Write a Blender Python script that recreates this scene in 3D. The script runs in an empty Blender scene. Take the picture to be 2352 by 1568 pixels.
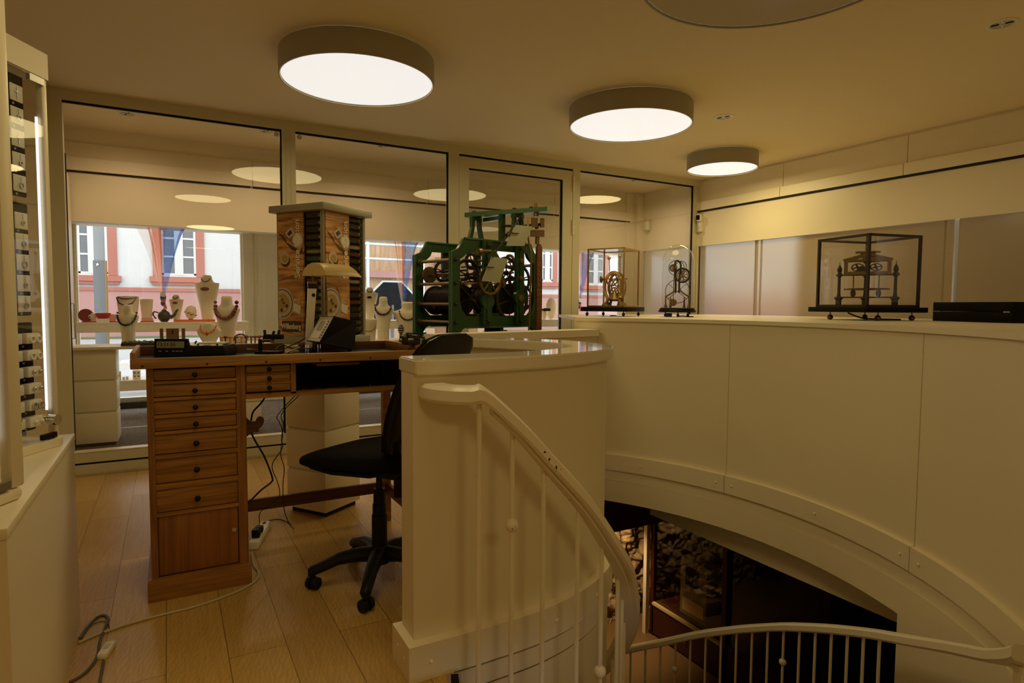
import bpy, bmesh, math, random
from math import sin, cos, pi, radians, sqrt, atan2
from mathutils import Vector, Matrix
random.seed(7)
S = bpy.context.scene
COL = S.collection

# ---------------------------------------------------------------- camera
F, PITCH, ROLL, YAW, H = 1415.093, radians(3.36732), radians(.37418), radians(29.15275), 1.24
def cam_dir(r, u, f):
    r, u = r*cos(ROLL)-u*sin(ROLL), r*sin(ROLL)+u*cos(ROLL)
    u, f = u*cos(PITCH)-f*sin(PITCH), u*sin(PITCH)+f*cos(PITCH)
    return Vector((r*cos(YAW)+f*sin(YAW), -r*sin(YAW)+f*cos(YAW), u))
def ray(px, py): return cam_dir((px-1176)/F, (784-py)/F, 1.0)
def on(px, py, **k):                      # the point of a plane x=, y= or z= seen at a pixel
    (a, v), = k.items(); i = 'xyz'.index(a); d = ray(px, py); o = Vector((0, 0, H))
    return o + d*((v-o[i])/d[i])
cd = bpy.data.cameras.new('camera'); cam = bpy.data.objects.new('camera', cd); COL.objects.link(cam)
cd.sensor_width = 36; cd.lens = F/2352*36; cd.clip_start = .02; cd.clip_end = 200
X, Y, Z = cam_dir(1, 0, 0), cam_dir(0, 1, 0), -cam_dir(0, 0, 1)
mw = Matrix((X, Y, Z)).transposed().to_4x4(); mw.translation = (0, 0, H); cam.matrix_world = mw
S.camera = cam

# ---------------------------------------------------------------- sky and exposure
S.view_settings.view_transform = 'Standard'; S.view_settings.look = 'None'
S.view_settings.exposure = 0; S.view_settings.gamma = 1; S.view_settings.use_curve_mapping = False
W = bpy.data.worlds.new('sky'); S.world = W; W.use_nodes = True
bg = W.node_tree.nodes['Background']; bg.inputs[0].default_value = (.95, .97, 1, 1); bg.inputs[1].default_value = 4.0
S.cycles.use_denoising = True
S.cycles.transparent_max_bounces = 24; S.cycles.max_bounces = 10; S.cycles.diffuse_bounces = 6
S.cycles.caustics_reflective = False; S.cycles.caustics_refractive = False
LAMP_RAD, LAMP_COL = 5.6, (1, .775, .31)   # radiance of the round lamps
ZC = 2.73                                  # ceiling

# ---------------------------------------------------------------- materials
def nodes(name):
    m = bpy.data.materials.new(name); m.use_nodes = True
    n = m.node_tree.nodes; return m, n, m.node_tree.links, n['Principled BSDF']
def mat(name, c, rough=.5, metal=0., spec=.5, emit=None, es=1., bump=0., bs=200.):
    m, n, l, p = nodes(name)
    p.inputs['Base Color'].default_value = (*c, 1); p.inputs['Roughness'].default_value = rough
    p.inputs['Metallic'].default_value = metal; p.inputs['Specular IOR Level'].default_value = spec
    if emit: p.inputs['Emission Color'].default_value = (*emit, 1); p.inputs['Emission Strength'].default_value = es
    if bump:
        t = n.new('ShaderNodeTexNoise'); t.inputs['Scale'].default_value = bs; t.inputs['Detail'].default_value = 4
        b = n.new('ShaderNodeBump'); b.inputs['Strength'].default_value = bump; b.inputs['Distance'].default_value = .004
        l.new(t.outputs[0], b.inputs['Height']); l.new(b.outputs[0], p.inputs['Normal'])
    return m
def ramp(n, l, src, stops):
    r = n.new('ShaderNodeValToRGB'); e = r.color_ramp.elements
    while len(e) < len(stops): e.new(.5)
    for q, (x, c) in zip(e, stops): q.position = x; q.color = (*c, 1)
    l.new(src, r.inputs[0]); return r.outputs[0]
def coords(n, l, scale=(1, 1, 1), rot=(0, 0, 0), loc=(0, 0, 0)):
    t = n.new('ShaderNodeTexCoord'); q = n.new('ShaderNodeMapping')
    q.inputs['Scale'].default_value = scale; q.inputs['Rotation'].default_value = rot; q.inputs['Location'].default_value = loc
    l.new(t.outputs['Object'], q.inputs[0]); return q.outputs[0]
def noise(n, l, vec, scale, detail=5, dist=0.):
    t = n.new('ShaderNodeTexNoise'); t.inputs['Scale'].default_value = scale; t.inputs['Detail'].default_value = detail
    t.inputs['Distortion'].default_value = dist; l.new(vec, t.inputs['Vector']); return t.outputs[0]
def mix(n, l, a, b, f, mode='MIX'):
    x = n.new('ShaderNodeMix'); x.data_type = 'RGBA'; x.blend_type = mode
    for s, v in ((x.inputs['A'], a), (x.inputs['B'], b), (x.inputs['Factor'], f)):
        if hasattr(v, 'links'): l.new(v, s)
        elif isinstance(v, (int, float)): s.default_value = v
        else: s.default_value = (*v, 1)
    return x.outputs['Result']
def wood(name, c0, c1, axis=0, scale=1., rough=.45, spec=.4, ring=3.):
    m, n, l, p = nodes(name)
    sc = [14*scale]*3; sc[axis] = 1.0*scale
    v = coords(n, l, sc)
    a = noise(n, l, v, ring, 7, .6); sc2 = [90*scale]*3; sc2[axis] = 3*scale
    b = noise(n, l, coords(n, l, sc2), 1.5, 4)
    col = ramp(n, l, a, [(.25, c0), (.7, c1)])
    col = mix(n, l, col, ramp(n, l, b, [(.35, (.55, .55, .55)), (.6, (1, 1, 1))]), .7, 'MULTIPLY')
    l.new(col, p.inputs['Base Color']); p.inputs['Roughness'].default_value = rough; p.inputs['Specular IOR Level'].default_value = spec
    return m
def floor_mat():
    m, n, l, p = nodes('oak floorboards')
    t = n.new('ShaderNodeTexCoord'); s = n.new('ShaderNodeSeparateXYZ'); l.new(t.outputs['Object'], s.inputs[0])
    c = n.new('ShaderNodeCombineXYZ'); l.new(s.outputs['Y'], c.inputs['X'])
    ad = n.new('ShaderNodeMath'); ad.inputs[1].default_value = .034+.192*20; l.new(s.outputs['X'], ad.inputs[0]); l.new(ad.outputs[0], c.inputs['Y'])
    b = n.new('ShaderNodeTexBrick'); b.offset = .37; b.inputs['Scale'].default_value = 1; b.inputs['Mortar Size'].default_value = .0012
    b.inputs['Brick Width'].default_value = 1.15; b.inputs['Row Height'].default_value = .192; b.inputs['Mortar Smooth'].default_value = .3
    b.inputs['Color1'].default_value = (.43, .262, .075, 1); b.inputs['Color2'].default_value = (.55, .352, .11, 1); b.inputs['Mortar'].default_value = (.06, .03, .01, 1)
    l.new(c.outputs[0], b.inputs['Vector'])
    g = noise(n, l, coords(n, l, (40, 1.6, 1)), 3, 6, .5)
    w = n.new('ShaderNodeTexWave'); w.inputs['Scale'].default_value = 9; w.inputs['Distortion'].default_value = 9; w.inputs['Detail'].default_value = 3
    w.inputs['Detail Scale'].default_value = 1.4; l.new(coords(n, l, (2.2, 1.3, 1), (0, 0, .5)), w.inputs['Vector'])
    col = mix(n, l, b.outputs['Color'], ramp(n, l, g, [(.3, (.78, .75, .68)), (.65, (1.05, 1.05, 1.05))]), .6, 'MULTIPLY')
    col = mix(n, l, col, ramp(n, l, w.outputs[0], [(.0, (.92, .9, .88)), (.75, (1, 1, 1)), (.95, (1.25, 1.25, 1.2))]), .45, 'MULTIPLY')
    l.new(col, p.inputs['Base Color']); p.inputs['Roughness'].default_value = .36; p.inputs['Specular IOR Level'].default_value = .35
    return m
def schlick(n, l, r0):
    w = n.new('ShaderNodeLayerWeight'); p = n.new('ShaderNodeMath'); p.operation = 'POWER'; p.inputs[1].default_value = 5; l.new(w.outputs['Facing'], p.inputs[0])
    q = n.new('ShaderNodeMath'); q.operation = 'MULTIPLY_ADD'; q.inputs[1].default_value = 1-r0; q.inputs[2].default_value = r0; l.new(p.outputs[0], q.inputs[0]); return q.outputs[0]
def thin_glass(name, tint=(1, 1, 1), ior=1.5, rough=0.):
    m = bpy.data.materials.new(name); m.use_nodes = True; n = m.node_tree.nodes; l = m.node_tree.links; n.clear()
    o = n.new('ShaderNodeOutputMaterial'); x = n.new('ShaderNodeMixShader'); t = n.new('ShaderNodeBsdfTransparent'); g = n.new('ShaderNodeBsdfGlossy')
    f = schlick(n, l, ((ior-1)/(ior+1))**2); t.inputs[0].default_value = (*tint, 1); g.inputs['Roughness'].default_value = rough
    l.new(f, x.inputs[0]); l.new(t.outputs[0], x.inputs[1]); l.new(g.outputs[0], x.inputs[2]); l.new(x.outputs[0], o.inputs[0])
    return m
def sheer(name, c, a):
    m = bpy.data.materials.new(name); m.use_nodes = True; n = m.node_tree.nodes; l = m.node_tree.links; n.clear()
    o = n.new('ShaderNodeOutputMaterial'); x = n.new('ShaderNodeMixShader'); t = n.new('ShaderNodeBsdfTransparent'); d = n.new('ShaderNodeBsdfTranslucent'); x.inputs[0].default_value = a
    t.inputs[0].default_value = (*[.45+.55*min(1, v*1.1) for v in c], 1); d.inputs[0].default_value = (*c, 1)
    l.new(t.outputs[0], x.inputs[1]); l.new(d.outputs[0], x.inputs[2]); l.new(x.outputs[0], o.inputs[0]); return m
def frosted(name):
    m = bpy.data.materials.new(name); m.use_nodes = True; n = m.node_tree.nodes; l = m.node_tree.links; n.clear()
    o = n.new('ShaderNodeOutputMaterial'); x = n.new('ShaderNodeMixShader'); y = n.new('ShaderNodeMixShader')
    r = n.new('ShaderNodeBsdfRefraction'); r.inputs['Roughness'].default_value = .30; r.inputs['IOR'].default_value = 1.2; r.inputs[0].default_value = (.9, .88, .82, 1)
    d = n.new('ShaderNodeBsdfDiffuse'); d.inputs[0].default_value = (.68, .52, .28, 1)
    g = n.new('ShaderNodeBsdfGlossy'); g.inputs['Roughness'].default_value = .12; f = schlick(n, l, .04)
    x.inputs[0].default_value = .46; l.new(r.outputs[0], x.inputs[1]); l.new(d.outputs[0], x.inputs[2])
    l.new(f, y.inputs[0]); l.new(x.outputs[0], y.inputs[1]); l.new(g.outputs[0], y.inputs[2]); l.new(y.outputs[0], o.inputs[0])
    return m
def stone_mat():
    m, n, l, p = nodes('rough sandstone'); v = coords(n, l)
    t = n.new('ShaderNodeTexVoronoi'); t.inputs['Scale'].default_value = 3.2; t.feature = 'DISTANCE_TO_EDGE'; l.new(coords(n, l, (1, 1, 1.7)), t.inputs['Vector'])
    a = noise(n, l, v, 9, 8, .5)
    col = mix(n, l, ramp(n, l, a, [(.3, (.22, .13, .06)), (.7, (.62, .45, .24))]), ramp(n, l, t.outputs[0], [(0, (.5, .42, .34)), (.08, (1, 1, 1))]), 1., 'MULTIPLY')
    l.new(col, p.inputs['Base Color']); p.inputs['Roughness'].default_value = .9
    b = n.new('ShaderNodeBump'); b.inputs['Strength'].default_value = 1; b.inputs['Distance'].default_value = .06
    l.new(mix(n, l, a, ramp(n, l, t.outputs[0], [(0, (0, 0, 0)), (.15, (1, 1, 1))]), .5), b.inputs['Height']); l.new(b.outputs[0], p.inputs['Normal'])
    return m
def carpet_mat():
    m, n, l, p = nodes('grey brown carpet'); a = noise(n, l, coords(n, l), 160, 3)
    l.new(ramp(n, l, a, [(.35, (.05, .042, .035)), (.68, (.30, .25, .21))]), p.inputs['Base Color']); p.inputs['Roughness'].default_value = 1; p.inputs['Specular IOR Level'].default_value = .05
    return m
def rail_mat():
    m, n, l, p = nodes('chipped white rail paint'); a = noise(n, l, coords(n, l), 38, 2)
    l.new(ramp(n, l, a, [(.245, (.03, .022, .015)), (.26, (.88, .81, .65))]), p.inputs['Base Color']); p.inputs['Roughness'].default_value = .3
    return m
def print_mat():
    m, n, l, p = nodes('printed wooden scene'); v = coords(n, l, (1, 1, 1))
    s = n.new('ShaderNodeSeparateXYZ'); l.new(v, s.inputs[0]); a = n.new('ShaderNodeMath'); a.operation = 'ADD'; l.new(s.outputs[0], a.inputs[0]); l.new(s.outputs[1], a.inputs[1])
    c = n.new('ShaderNodeCombineXYZ'); l.new(a.outputs[0], c.inputs[0]); l.new(s.outputs[2], c.inputs[1])
    q = n.new('ShaderNodeMapping'); q.inputs['Rotation'].default_value = (0, 0, radians(-24)); q.inputs['Scale'].default_value = (3, 34, 1); l.new(c.outputs[0], q.inputs[0])
    g = noise(n, l, q.outputs[0], 1.4, 5, .8)
    q2 = n.new('ShaderNodeMapping'); q2.inputs['Scale'].default_value = (2, 3.2, 1); q2.inputs['Rotation'].default_value = (0, 0, radians(-30)); l.new(c.outputs[0], q2.inputs[0]); g2 = noise(n, l, q2.outputs[0], 1.6, 2)
    col = mix(n, l, ramp(n, l, g, [(.36, (.30, .115, .025)), (.5, (.72, .37, .11)), (.7, (.92, .56, .22))]), ramp(n, l, g2, [(.36, (.45, .38, .33)), (.55, (1, 1, 1))]), .8, 'MULTIPLY')
    l.new(col, p.inputs['Base Color']); p.inputs['Roughness'].default_value = .35; return m
P = dict(
 wall=mat('cream wall paint', (.80, .715, .53), .55, spec=.3), ceil=mat('ceiling paint', (.80, .68, .45), .8, spec=.15),
 white=mat('white lacquer', (.82, .74, .56), .35), gloss=mat('glossy white lacquer', (.83, .76, .60), .07, spec=.6),
 frame=mat('beige aluminium', (.60, .56, .40), .42), gasket=mat('black rubber', (.004, .004, .004), .6, spec=.2), rail=rail_mat(),
 floor=floor_mat(), carpet=carpet_mat(), stone=stone_mat(), glass=thin_glass('clear glass', (.97, .975, .965)), caseglass=thin_glass('case glass', (.985, .985, .98)),
 domeglass=thin_glass('dome glass', (.97, .97, .95), 1.6), frost=frosted('frosted film glass'),
 oak=wood('bench oak', (.22, .088, .016), (.44, .20, .040), 0), oakv=wood('bench oak upright', (.195, .075, .0135), (.38, .16, .033), 2), oaklip=wood('worn oak edge', (.27, .118, .027), (.48, .245, .066), 0),
 oakd=wood('dark oak', (.085, .03, .01), (.16, .06, .02), 0), ply=wood('reddish plywood', (.25, .085, .015), (.34, .125, .023), 2, .4),
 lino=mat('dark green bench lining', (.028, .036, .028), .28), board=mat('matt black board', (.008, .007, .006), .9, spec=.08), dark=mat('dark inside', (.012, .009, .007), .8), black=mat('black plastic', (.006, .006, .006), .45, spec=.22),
 fabric=mat('black upholstery', (.008, .007, .007), .95, spec=.1), shell=mat('glossy black shell', (.006, .005, .004), .22, spec=.22), grey=mat('grey plastic', (.33, .33, .31), .45),
 steel=mat('brushed steel', (.55, .54, .52), .3, 1), brass=mat('brass', (.60, .40, .13), .3, 1), obrass=mat('old brass', (.22, .145, .06), .42, .9), iron=mat('dark iron', (.055, .042, .032), .42, .75),
 iron2=mat('blackened iron', (.022, .017, .014), .5, .6), green=mat('green enamel', (.014, .050, .009), .34), green2=mat('lighter green enamel', (.03, .11, .02), .4),
 vane=mat('worn sheet metal', (.34, .34, .24), .5, .6, bump=.15, bs=30), lampside=mat('lamp housing', (.36, .33, .25), .5), diffuser=mat('lamp diffuser', (.8, .8, .8), .5, emit=(1, 1, 1), es=.74),
 chrome=mat('chrome', (.8, .8, .78), .08, 1), cream=mat('cream enamel', (.72, .56, .25), .25), bust=mat('cream velvet', (.78, .70, .54), .85, spec=.1), bustw=mat('ivory bust', (.84, .70, .48), .6),
 bead_k=mat('black beads', (.012, .02, .018), .2), bead_r=mat('red beads', (.16, .02, .018), .25), bead_o=mat('orange beads', (.62, .25, .04), .3), bead_b=mat('brown beads', (.06, .022, .012), .25),
 red=mat('red lacquer', (.55, .03, .02), .25), orange=mat('orange red', (.75, .13, .03), .5), rubred=mat('dark red', (.20, .012, .01), .35),
 card=mat('white card', (.85, .83, .76), .7), pearl=mat('pearl', (.85, .83, .78), .2), cable=mat('black cable', (.006, .006, .006), .5), cablew=mat('pale cable', (.52, .44, .30), .5), cableg=mat('grey cable', (.10, .10, .095), .5),
 lcd=mat('lcd', (.30, .29, .15), .3), ink=mat('ink', (.005, .005, .005), .55, spec=.10), paper=mat('paper', (.8, .78, .72), .6), panelgrey=mat('silver panel', (.55, .54, .48), .35, .4),
 led=mat('white light strip', (.9, .9, .9), .5, emit=(.95, .96, 1), es=1.1), teal=mat('green mat', (.10, .28, .20), .7),
 pbrown=print_mat(), pmetal=mat('printed silver', (.62, .56, .46), .4), pgold=mat('printed gold', (.50, .33, .10), .4), pdark=mat('printed shadow', (.09, .035, .012), .5), ptext=mat('printed lettering', (.92, .88, .80), .4),
 tgrey=mat('tower grey', (.36, .34, .26), .4), clearp=thin_glass('clear pack', (.80, .78, .70), 1.4), strapk=mat('black leather', (.018, .013, .011), .5), strapb=mat('blue leather', (.02, .06, .16), .5), strapt=mat('teal leather', (.03, .22, .22), .5), strapr=mat('red leather', (.30, .02, .02), .5), strapbr=mat('brown leather', (.10, .04, .015), .5), strapw=mat('white leather', (.7, .66, .56), .5),
 bwall=mat('white render', (.50, .50, .495), .9, spec=.1), pink=mat('pink sandstone', (.36, .195, .18), .9, bump=.3, bs=8), redst=mat('red sandstone', (.33, .125, .095), .9), wwhite=mat('white window paint', (.5, .5, .49), .5), wglass=mat('window glass dark', (.09, .10, .11), .1), curt=mat('net curtain', (.55, .55, .53), .9),
 asphalt=mat('pavement', (.30, .30, .31), .9), grass=mat('grass strip', (.10, .18, .04), 1.), post=mat('grey post', (.09, .10, .11), .5), tanp=wood('pale plywood hoarding', (.36, .225, .125), (.48, .32, .19), 2, .3, .8), pipe=mat('scaffold pipe', (.45, .55, .62), .4, .4), octo=mat('slate', (.010, .012, .014), .9, spec=.03),
 so=sheer('orange organza', (.93, .58, .40), .16), so2=sheer('dense orange organza', (.90, .36, .14), .5), sb=sheer('blue organza', (.16, .30, .66), .33), sp=sheer('pale organza', (.95, .80, .72), .25), knotb=mat('blue cloth', (.015, .04, .22), .8), knoto=mat('orange cloth', (.6, .15, .03), .8),
 cabw=wood('dark red mahogany', (.045, .008, .004), (.09, .02, .008), 0), cabd=mat('black cabinet', (.006, .004, .003), .35), lowfloor=mat('lower wooden floor', (.22, .13, .05), .4), header=mat('brown header', (.19, .085, .032), .7),
 blue=mat('blue box', (.01, .06, .45), .4), dome_in=mat('grey metal recess', (.86, .82, .74), .3, .2), screen_tan=mat('tan light screen', (.10, .075, .04), .9), alarm=mat('alarm white', (.75, .70, .55), .4))

# ---------------------------------------------------------------- mesh helpers
def catmull(pts, k=6, closed=False):
    pts = [Vector(p) for p in pts]; n = len(pts); out = []
    for i in range(n if closed else n-1):
        g = (lambda j: pts[j % n]) if closed else (lambda j: pts[min(max(j, 0), n-1)])
        a, b, c, d = g(i-1), g(i), g(i+1), g(i+2)
        for s in range(k):
            t = s/k; out.append(.5*((2*b)+(c-a)*t+(2*a-5*b+4*c-d)*t*t+(3*b-a-3*c+d)*t**3))
    if not closed: out.append(pts[-1])
    return out
def offset(poly, d):          # shifts an open plan line to its left by d
    poly = [Vector((p[0], p[1])) for p in poly]; out = []
    for i, p in enumerate(poly):
        a, b = poly[max(i-1, 0)], poly[min(i+1, len(poly)-1)]; t = (b-a).normalized()
        out.append(p+Vector((-t.y, t.x))*d)
    return out
class MB:
    def __init__(s): s.b = bmesh.new()
    def box(s, c, d, rz=0., bev=0., m=None, seg=2):
        q = Matrix.Translation(c) @ Matrix.Rotation(rz, 4, 'Z') @ (m or Matrix()) @ Matrix.Diagonal((*d, 1))
        r = bmesh.ops.create_cube(s.b, size=1, matrix=q)
        if bev: bmesh.ops.bevel(s.b, geom=list({e for v in r['verts'] for e in v.link_edges}), offset=bev, segments=seg, profile=.5, affect='EDGES')
        return s
    def bx(s, x0, x1, y0, y1, z0, z1, bev=0.): return s.box(((x0+x1)/2, (y0+y1)/2, (z0+z1)/2), (abs(x1-x0), abs(y1-y0), abs(z1-z0)), 0, bev)
    def cyl(s, a, b, r, r2=None, n=16, cap=True):
        a, b = Vector(a), Vector(b); d = b-a
        q = Matrix.Translation((a+b)/2) @ d.to_track_quat('Z', 'Y').to_matrix().to_4x4()
        bmesh.ops.create_cone(s.b, cap_ends=cap, segments=n, radius1=r, radius2=r if r2 is None else r2, depth=d.length, matrix=q); return s
    def sph(s, c, r, sc=(1, 1, 1), u=14, v=8, m=None):
        bmesh.ops.create_uvsphere(s.b, u_segments=u, v_segments=v, radius=r, matrix=Matrix.Translation(c) @ (m or Matrix()) @ Matrix.Diagonal((*sc, 1))); return s
    def loft(s, rings, cap=True, closed=True):
        V = [[s.b.verts.new(p) for p in r] for r in rings]; n = len(V[0])
        for a, b in zip(V, V[1:]):
            for i in range(n if closed else n-1):
                j = (i+1) % n; s.b.faces.new((a[i], a[j], b[j], b[i]))
        if cap and closed: s.b.faces.new(V[0][::-1]); s.b.faces.new(V[-1])
        return s
    def tube(s, pts, r, n=8, sm=0):
        pts = catmull(pts, sm) if sm else [Vector(p) for p in pts]; rings = []; up = None
        for i, p in enumerate(pts):
            t = (pts[min(i+1, len(pts)-1)]-pts[max(i-1, 0)]).normalized()
            if up is None: up = t.orthogonal().normalized()
            up = (up-t*up.dot(t)).normalized(); sd = t.cross(up); rr = r[i] if isinstance(r, list) else r
            rings.append([p+(up*cos(2*pi*k/n)+sd*sin(2*pi*k/n))*rr for k in range(n)])
        return s.loft(rings)
    def lathe(s, prof, c=(0, 0, 0), n=24, q=None, cap=True):
        c = Vector(c); R = [[c+((q or Matrix.Identity(3)) @ Vector((r*cos(2*pi*k/n), r*sin(2*pi*k/n), z))) for k in range(n)] for r, z in prof]
        return s.loft(R, cap)
    def prism(s, poly, z0, z1, f=None):
        f = f or (lambda x, y, z: (x, y, z)); a = [s.b.verts.new(f(x, y, z0)) for x, y in poly]; b = [s.b.verts.new(f(x, y, z1)) for x, y in poly]; n = len(poly)
        s.b.faces.new(a[::-1]); s.b.faces.new(b)
        for i in range(n): s.b.faces.new((a[i], a[(i+1) % n], b[(i+1) % n], b[i]))
        return s
    def strip(s, A, B, z0, z1):            # a wall between two plan lines
        A = [(*p[:2],) for p in A]; B = [(*p[:2],) for p in B]
        return s.loft([[(a[0], a[1], z0), (b[0], b[1], z0), (b[0], b[1], z1), (a[0], a[1], z1)] for a, b in zip(A, B)])
    def sweep(s, pts, w, h):               # flat rail whose section stays upright; pts run along its middle
        pts = [Vector(p) for p in pts]; R = []
        for i, p in enumerate(pts):
            t = pts[min(i+1, len(pts)-1)]-pts[max(i-1, 0)]; t.z = 0; t.normalize(); d = Vector((-t.y, t.x, 0))
            R.append([p+d*a*w/2+Vector((0, 0, b*h/2)) for a, b in ((-.8, -1), (.8, -1), (1, -.6), (1, .6), (.75, 1), (-.75, 1), (-1, .6), (-1, -.6))])
        return s.loft(R)
    def ring(s, c, R, r, axis='z', n=32, k=8, a0=0, a1=2*pi):
        q = {'z': lambda x, y: (x, y, 0), 'y': lambda x, y: (x, 0, y), 'x': lambda x, y: (0, x, y)}[axis]; full = abs(a1-a0-2*pi) < 1e-6; rings = []
        ax = Vector({'z': (0, 0, 1), 'y': (0, 1, 0), 'x': (1, 0, 0)}[axis])
        for i in range(n+(0 if full else 1)):
            t = a0+(a1-a0)*i/n; d = Vector(q(cos(t), sin(t))); rings.append([Vector(c)+d*(R+r*cos(2*pi*j/k))+ax*r*sin(2*pi*j/k) for j in range(k)])
        if full: rings.append(rings[0])
        s.loft(rings, cap=not full)
        if full: bmesh.ops.remove_doubles(s.b, verts=s.b.verts, dist=1e-6)
        return s
    def arc(s, r0, r1, z0, z1, a0, a1, c, n=48):
        P_ = lambda r: [(c[0]+r*cos(radians(a0+(a1-a0)*i/n)), c[1]+r*sin(radians(a0+(a1-a0)*i/n))) for i in range(n+1)]
        return s.strip(P_(r0), P_(r1), z0, z1)
    def quad(s, *p): s.b.faces.new([s.b.verts.new(q) for q in p]); return s
    def xf(s, m): bmesh.ops.transform(s.b, matrix=m, verts=s.b.verts); return s
    def build(s, name, m, parent=None, smooth=35):
        bmesh.ops.recalc_face_normals(s.b, faces=s.b.faces); me = bpy.data.meshes.new(name); s.b.to_mesh(me); s.b.free()
        if smooth: me.polygons.foreach_set('use_smooth', [True]*len(me.polygons)); me.set_sharp_from_angle(angle=radians(smooth))
        me.materials.append(P[m] if isinstance(m, str) else m)
        o = bpy.data.objects.new(name, me); COL.objects.link(o)
        if parent: o.parent = parent
        return o
def tag(o, label, cat, group=None, kind=None):
    if label: o['label'] = label
    if cat: o['category'] = cat
    if group: o['group'] = group
    if kind: o['kind'] = kind
    return o
def thing(name, label, cat, loc=(0, 0, 0), rz=0., group=None):
    o = bpy.data.objects.new(name, None); COL.objects.link(o); o.location = loc; o.rotation_euler = (0, 0, rz); o.empty_display_size = .1
    return tag(o, label, cat, group)
def struct(mb, name, m, parent=None, smooth=35):
    o = mb.build(name, m, parent, smooth)
    if not parent: o['kind'] = 'structure'
    return o
def sempty(name):
    o = bpy.data.objects.new(name, None); COL.objects.link(o); o['kind'] = 'structure'; return o
def dup(o, loc=None, rz=None, label=None, group=None, parent=None):
    c = o.copy(); COL.objects.link(c)
    if parent: c.parent = parent
    for ch in list(o.children): dup(ch, parent=c)
    if loc is not None: c.location = loc
    if rz is not None: c.rotation_euler = (0, 0, rz)
    if label: c['label'] = label
    if group: c['group'] = group
    return c
def text(body, size, m, name, parent, mtx, depth=.0006, bold=False):
    cu = bpy.data.curves.new(name, 'FONT'); cu.body = body; cu.size = size; cu.extrude = depth; cu.align_x = 'CENTER'; cu.align_y = 'CENTER'; cu.offset = size*.018 if bold else 0
    o = bpy.data.objects.new(name, cu); COL.objects.link(o)
    me = bpy.data.meshes.new_from_object(o.evaluated_get(bpy.context.evaluated_depsgraph_get())); bpy.data.objects.remove(o); bpy.data.curves.remove(cu)
    me.transform(mtx); me.materials.clear(); me.materials.append(P[m]); r = bpy.data.objects.new(name, me); COL.objects.link(r); r.parent = parent; return r

# ================================================================ THE SETTING
GY, GL = 5.44, 5.40            # glass partition: face of its frame, its panes
WX = 5.559                     # right wall
FY, NY = 6.48, 7.60            # street facade, shop window glazing
SC = (1.07, 2.51)              # centre of the spiral stair
RO, RI = 2.20, .70
capline = [(.69, 1.868), (.95, 1.866), (1.2, 1.882), (1.42, 1.945), (1.60, 2.045), (1.72, 2.16), (1.785, 2.32), (1.80, 2.48), (1.775, 2.66), (1.70, 2.84), (1.58, 3.03), (1.42, 3.28)]
nose = [(p.x, p.y) for p in catmull([(a, b, 0) for a, b in capline], 5)]
def room_edge(t, x0=-1.4, x1=WX, y0=-3.2, y1=5.5, c=SC):
    d = Vector((cos(t), sin(t))); k = []
    if abs(d.x) > 1e-9: k += [((x1 if d.x > 0 else x0)-c[0])/d.x]
    if abs(d.y) > 1e-9: k += [((y1 if d.y > 0 else y0)-c[1])/d.y]
    return min(v for v in k if v > 0)
def nose_r(t):                 # where the floor ends under the curved parapet
    return .68
A0, A1, A2 = radians(-111), radians(34.7), radians(70)
def far_r(t):                  # far limit of the stairwell
    if t <= A1: return RO
    a, b = Vector((1.40-SC[0], 3.40-SC[1])), Vector((2.87-SC[0], 3.75-SC[1])); d = Vector((cos(t), sin(t))); e = b-a
    return (a.x*e.y-a.y*e.x)/(d.x*e.y-d.y*e.x)
def holed(z, r_in, r_out, name, m, c=SC, rng=(-pi, pi), edge=room_edge, extra=()):
    mb = MB(); ts = sorted({rng[0], rng[1], *extra, *[rng[0]+(rng[1]-rng[0])*i/120 for i in range(121)]})
    V = lambda r, t: (c[0]+r*cos(t), c[1]+r*sin(t), z)
    for a, b in zip(ts, ts[1:]):
        m_ = (a+b)/2; ins = A0 < m_ < A2 if r_in else True
        if r_in is not None and ins: mb.quad((c[0], c[1], z), V(r_in, a), V(r_in, b))
        if ins and r_out: mb.quad(V(r_out(a), a), V(edge(a), a), V(edge(b), b), V(r_out(b), b))
        elif not ins: mb.quad((c[0], c[1], z), V(edge(a), a), V(edge(b), b))
    bmesh.ops.remove_doubles(mb.b, verts=mb.b.verts, dist=1e-5)
    return struct(mb, name, m, smooth=0)
cornersF = [atan2(y-SC[1], x-SC[0]) for x in (-1.4, WX) for y in (-3.2, 5.5)]
holed(0, .575, far_r, 'floor', 'floor', extra=(A0, A1, A2, *cornersF))
DC, DR = (2.36, 1.86), .60
edgeC = lambda t: room_edge(t, -1.4, WX, -3.2, FY, DC)
holed(ZC, None, lambda t: DR, 'ceiling', 'ceil', c=DC, edge=edgeC, extra=[atan2(y-DC[1], x-DC[0]) for x in (-1.4, WX) for y in (-3.2, FY)])
mb = MB(); mb.lathe([(DR, ZC), (DR, ZC+.32), (.02, ZC+.42)], (*DC, 0), 64, cap=False); o = struct(mb, 'ceiling_recess', 'dome_in')
struct(MB().ring((*DC, ZC-.004), DR+.006, .008, 'z', 64, 6), 'ceiling_recess_rim', 'lampside')
# carpeted shop window zone
mb = MB().bx(-1.4, 6.4, GY+.001, NY+.03, -.2, .14); struct(mb, 'floor_carpet', 'carpet')
struct(MB().bx(-1.4, 5.2, 6.33, 6.345, .1395, .144), 'trim_1', 'steel')
struct(MB().bx(-1.4, 6.3, NY-.10, NY+.03, .14, .205), 'baseboard_street', 'dark')
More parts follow.
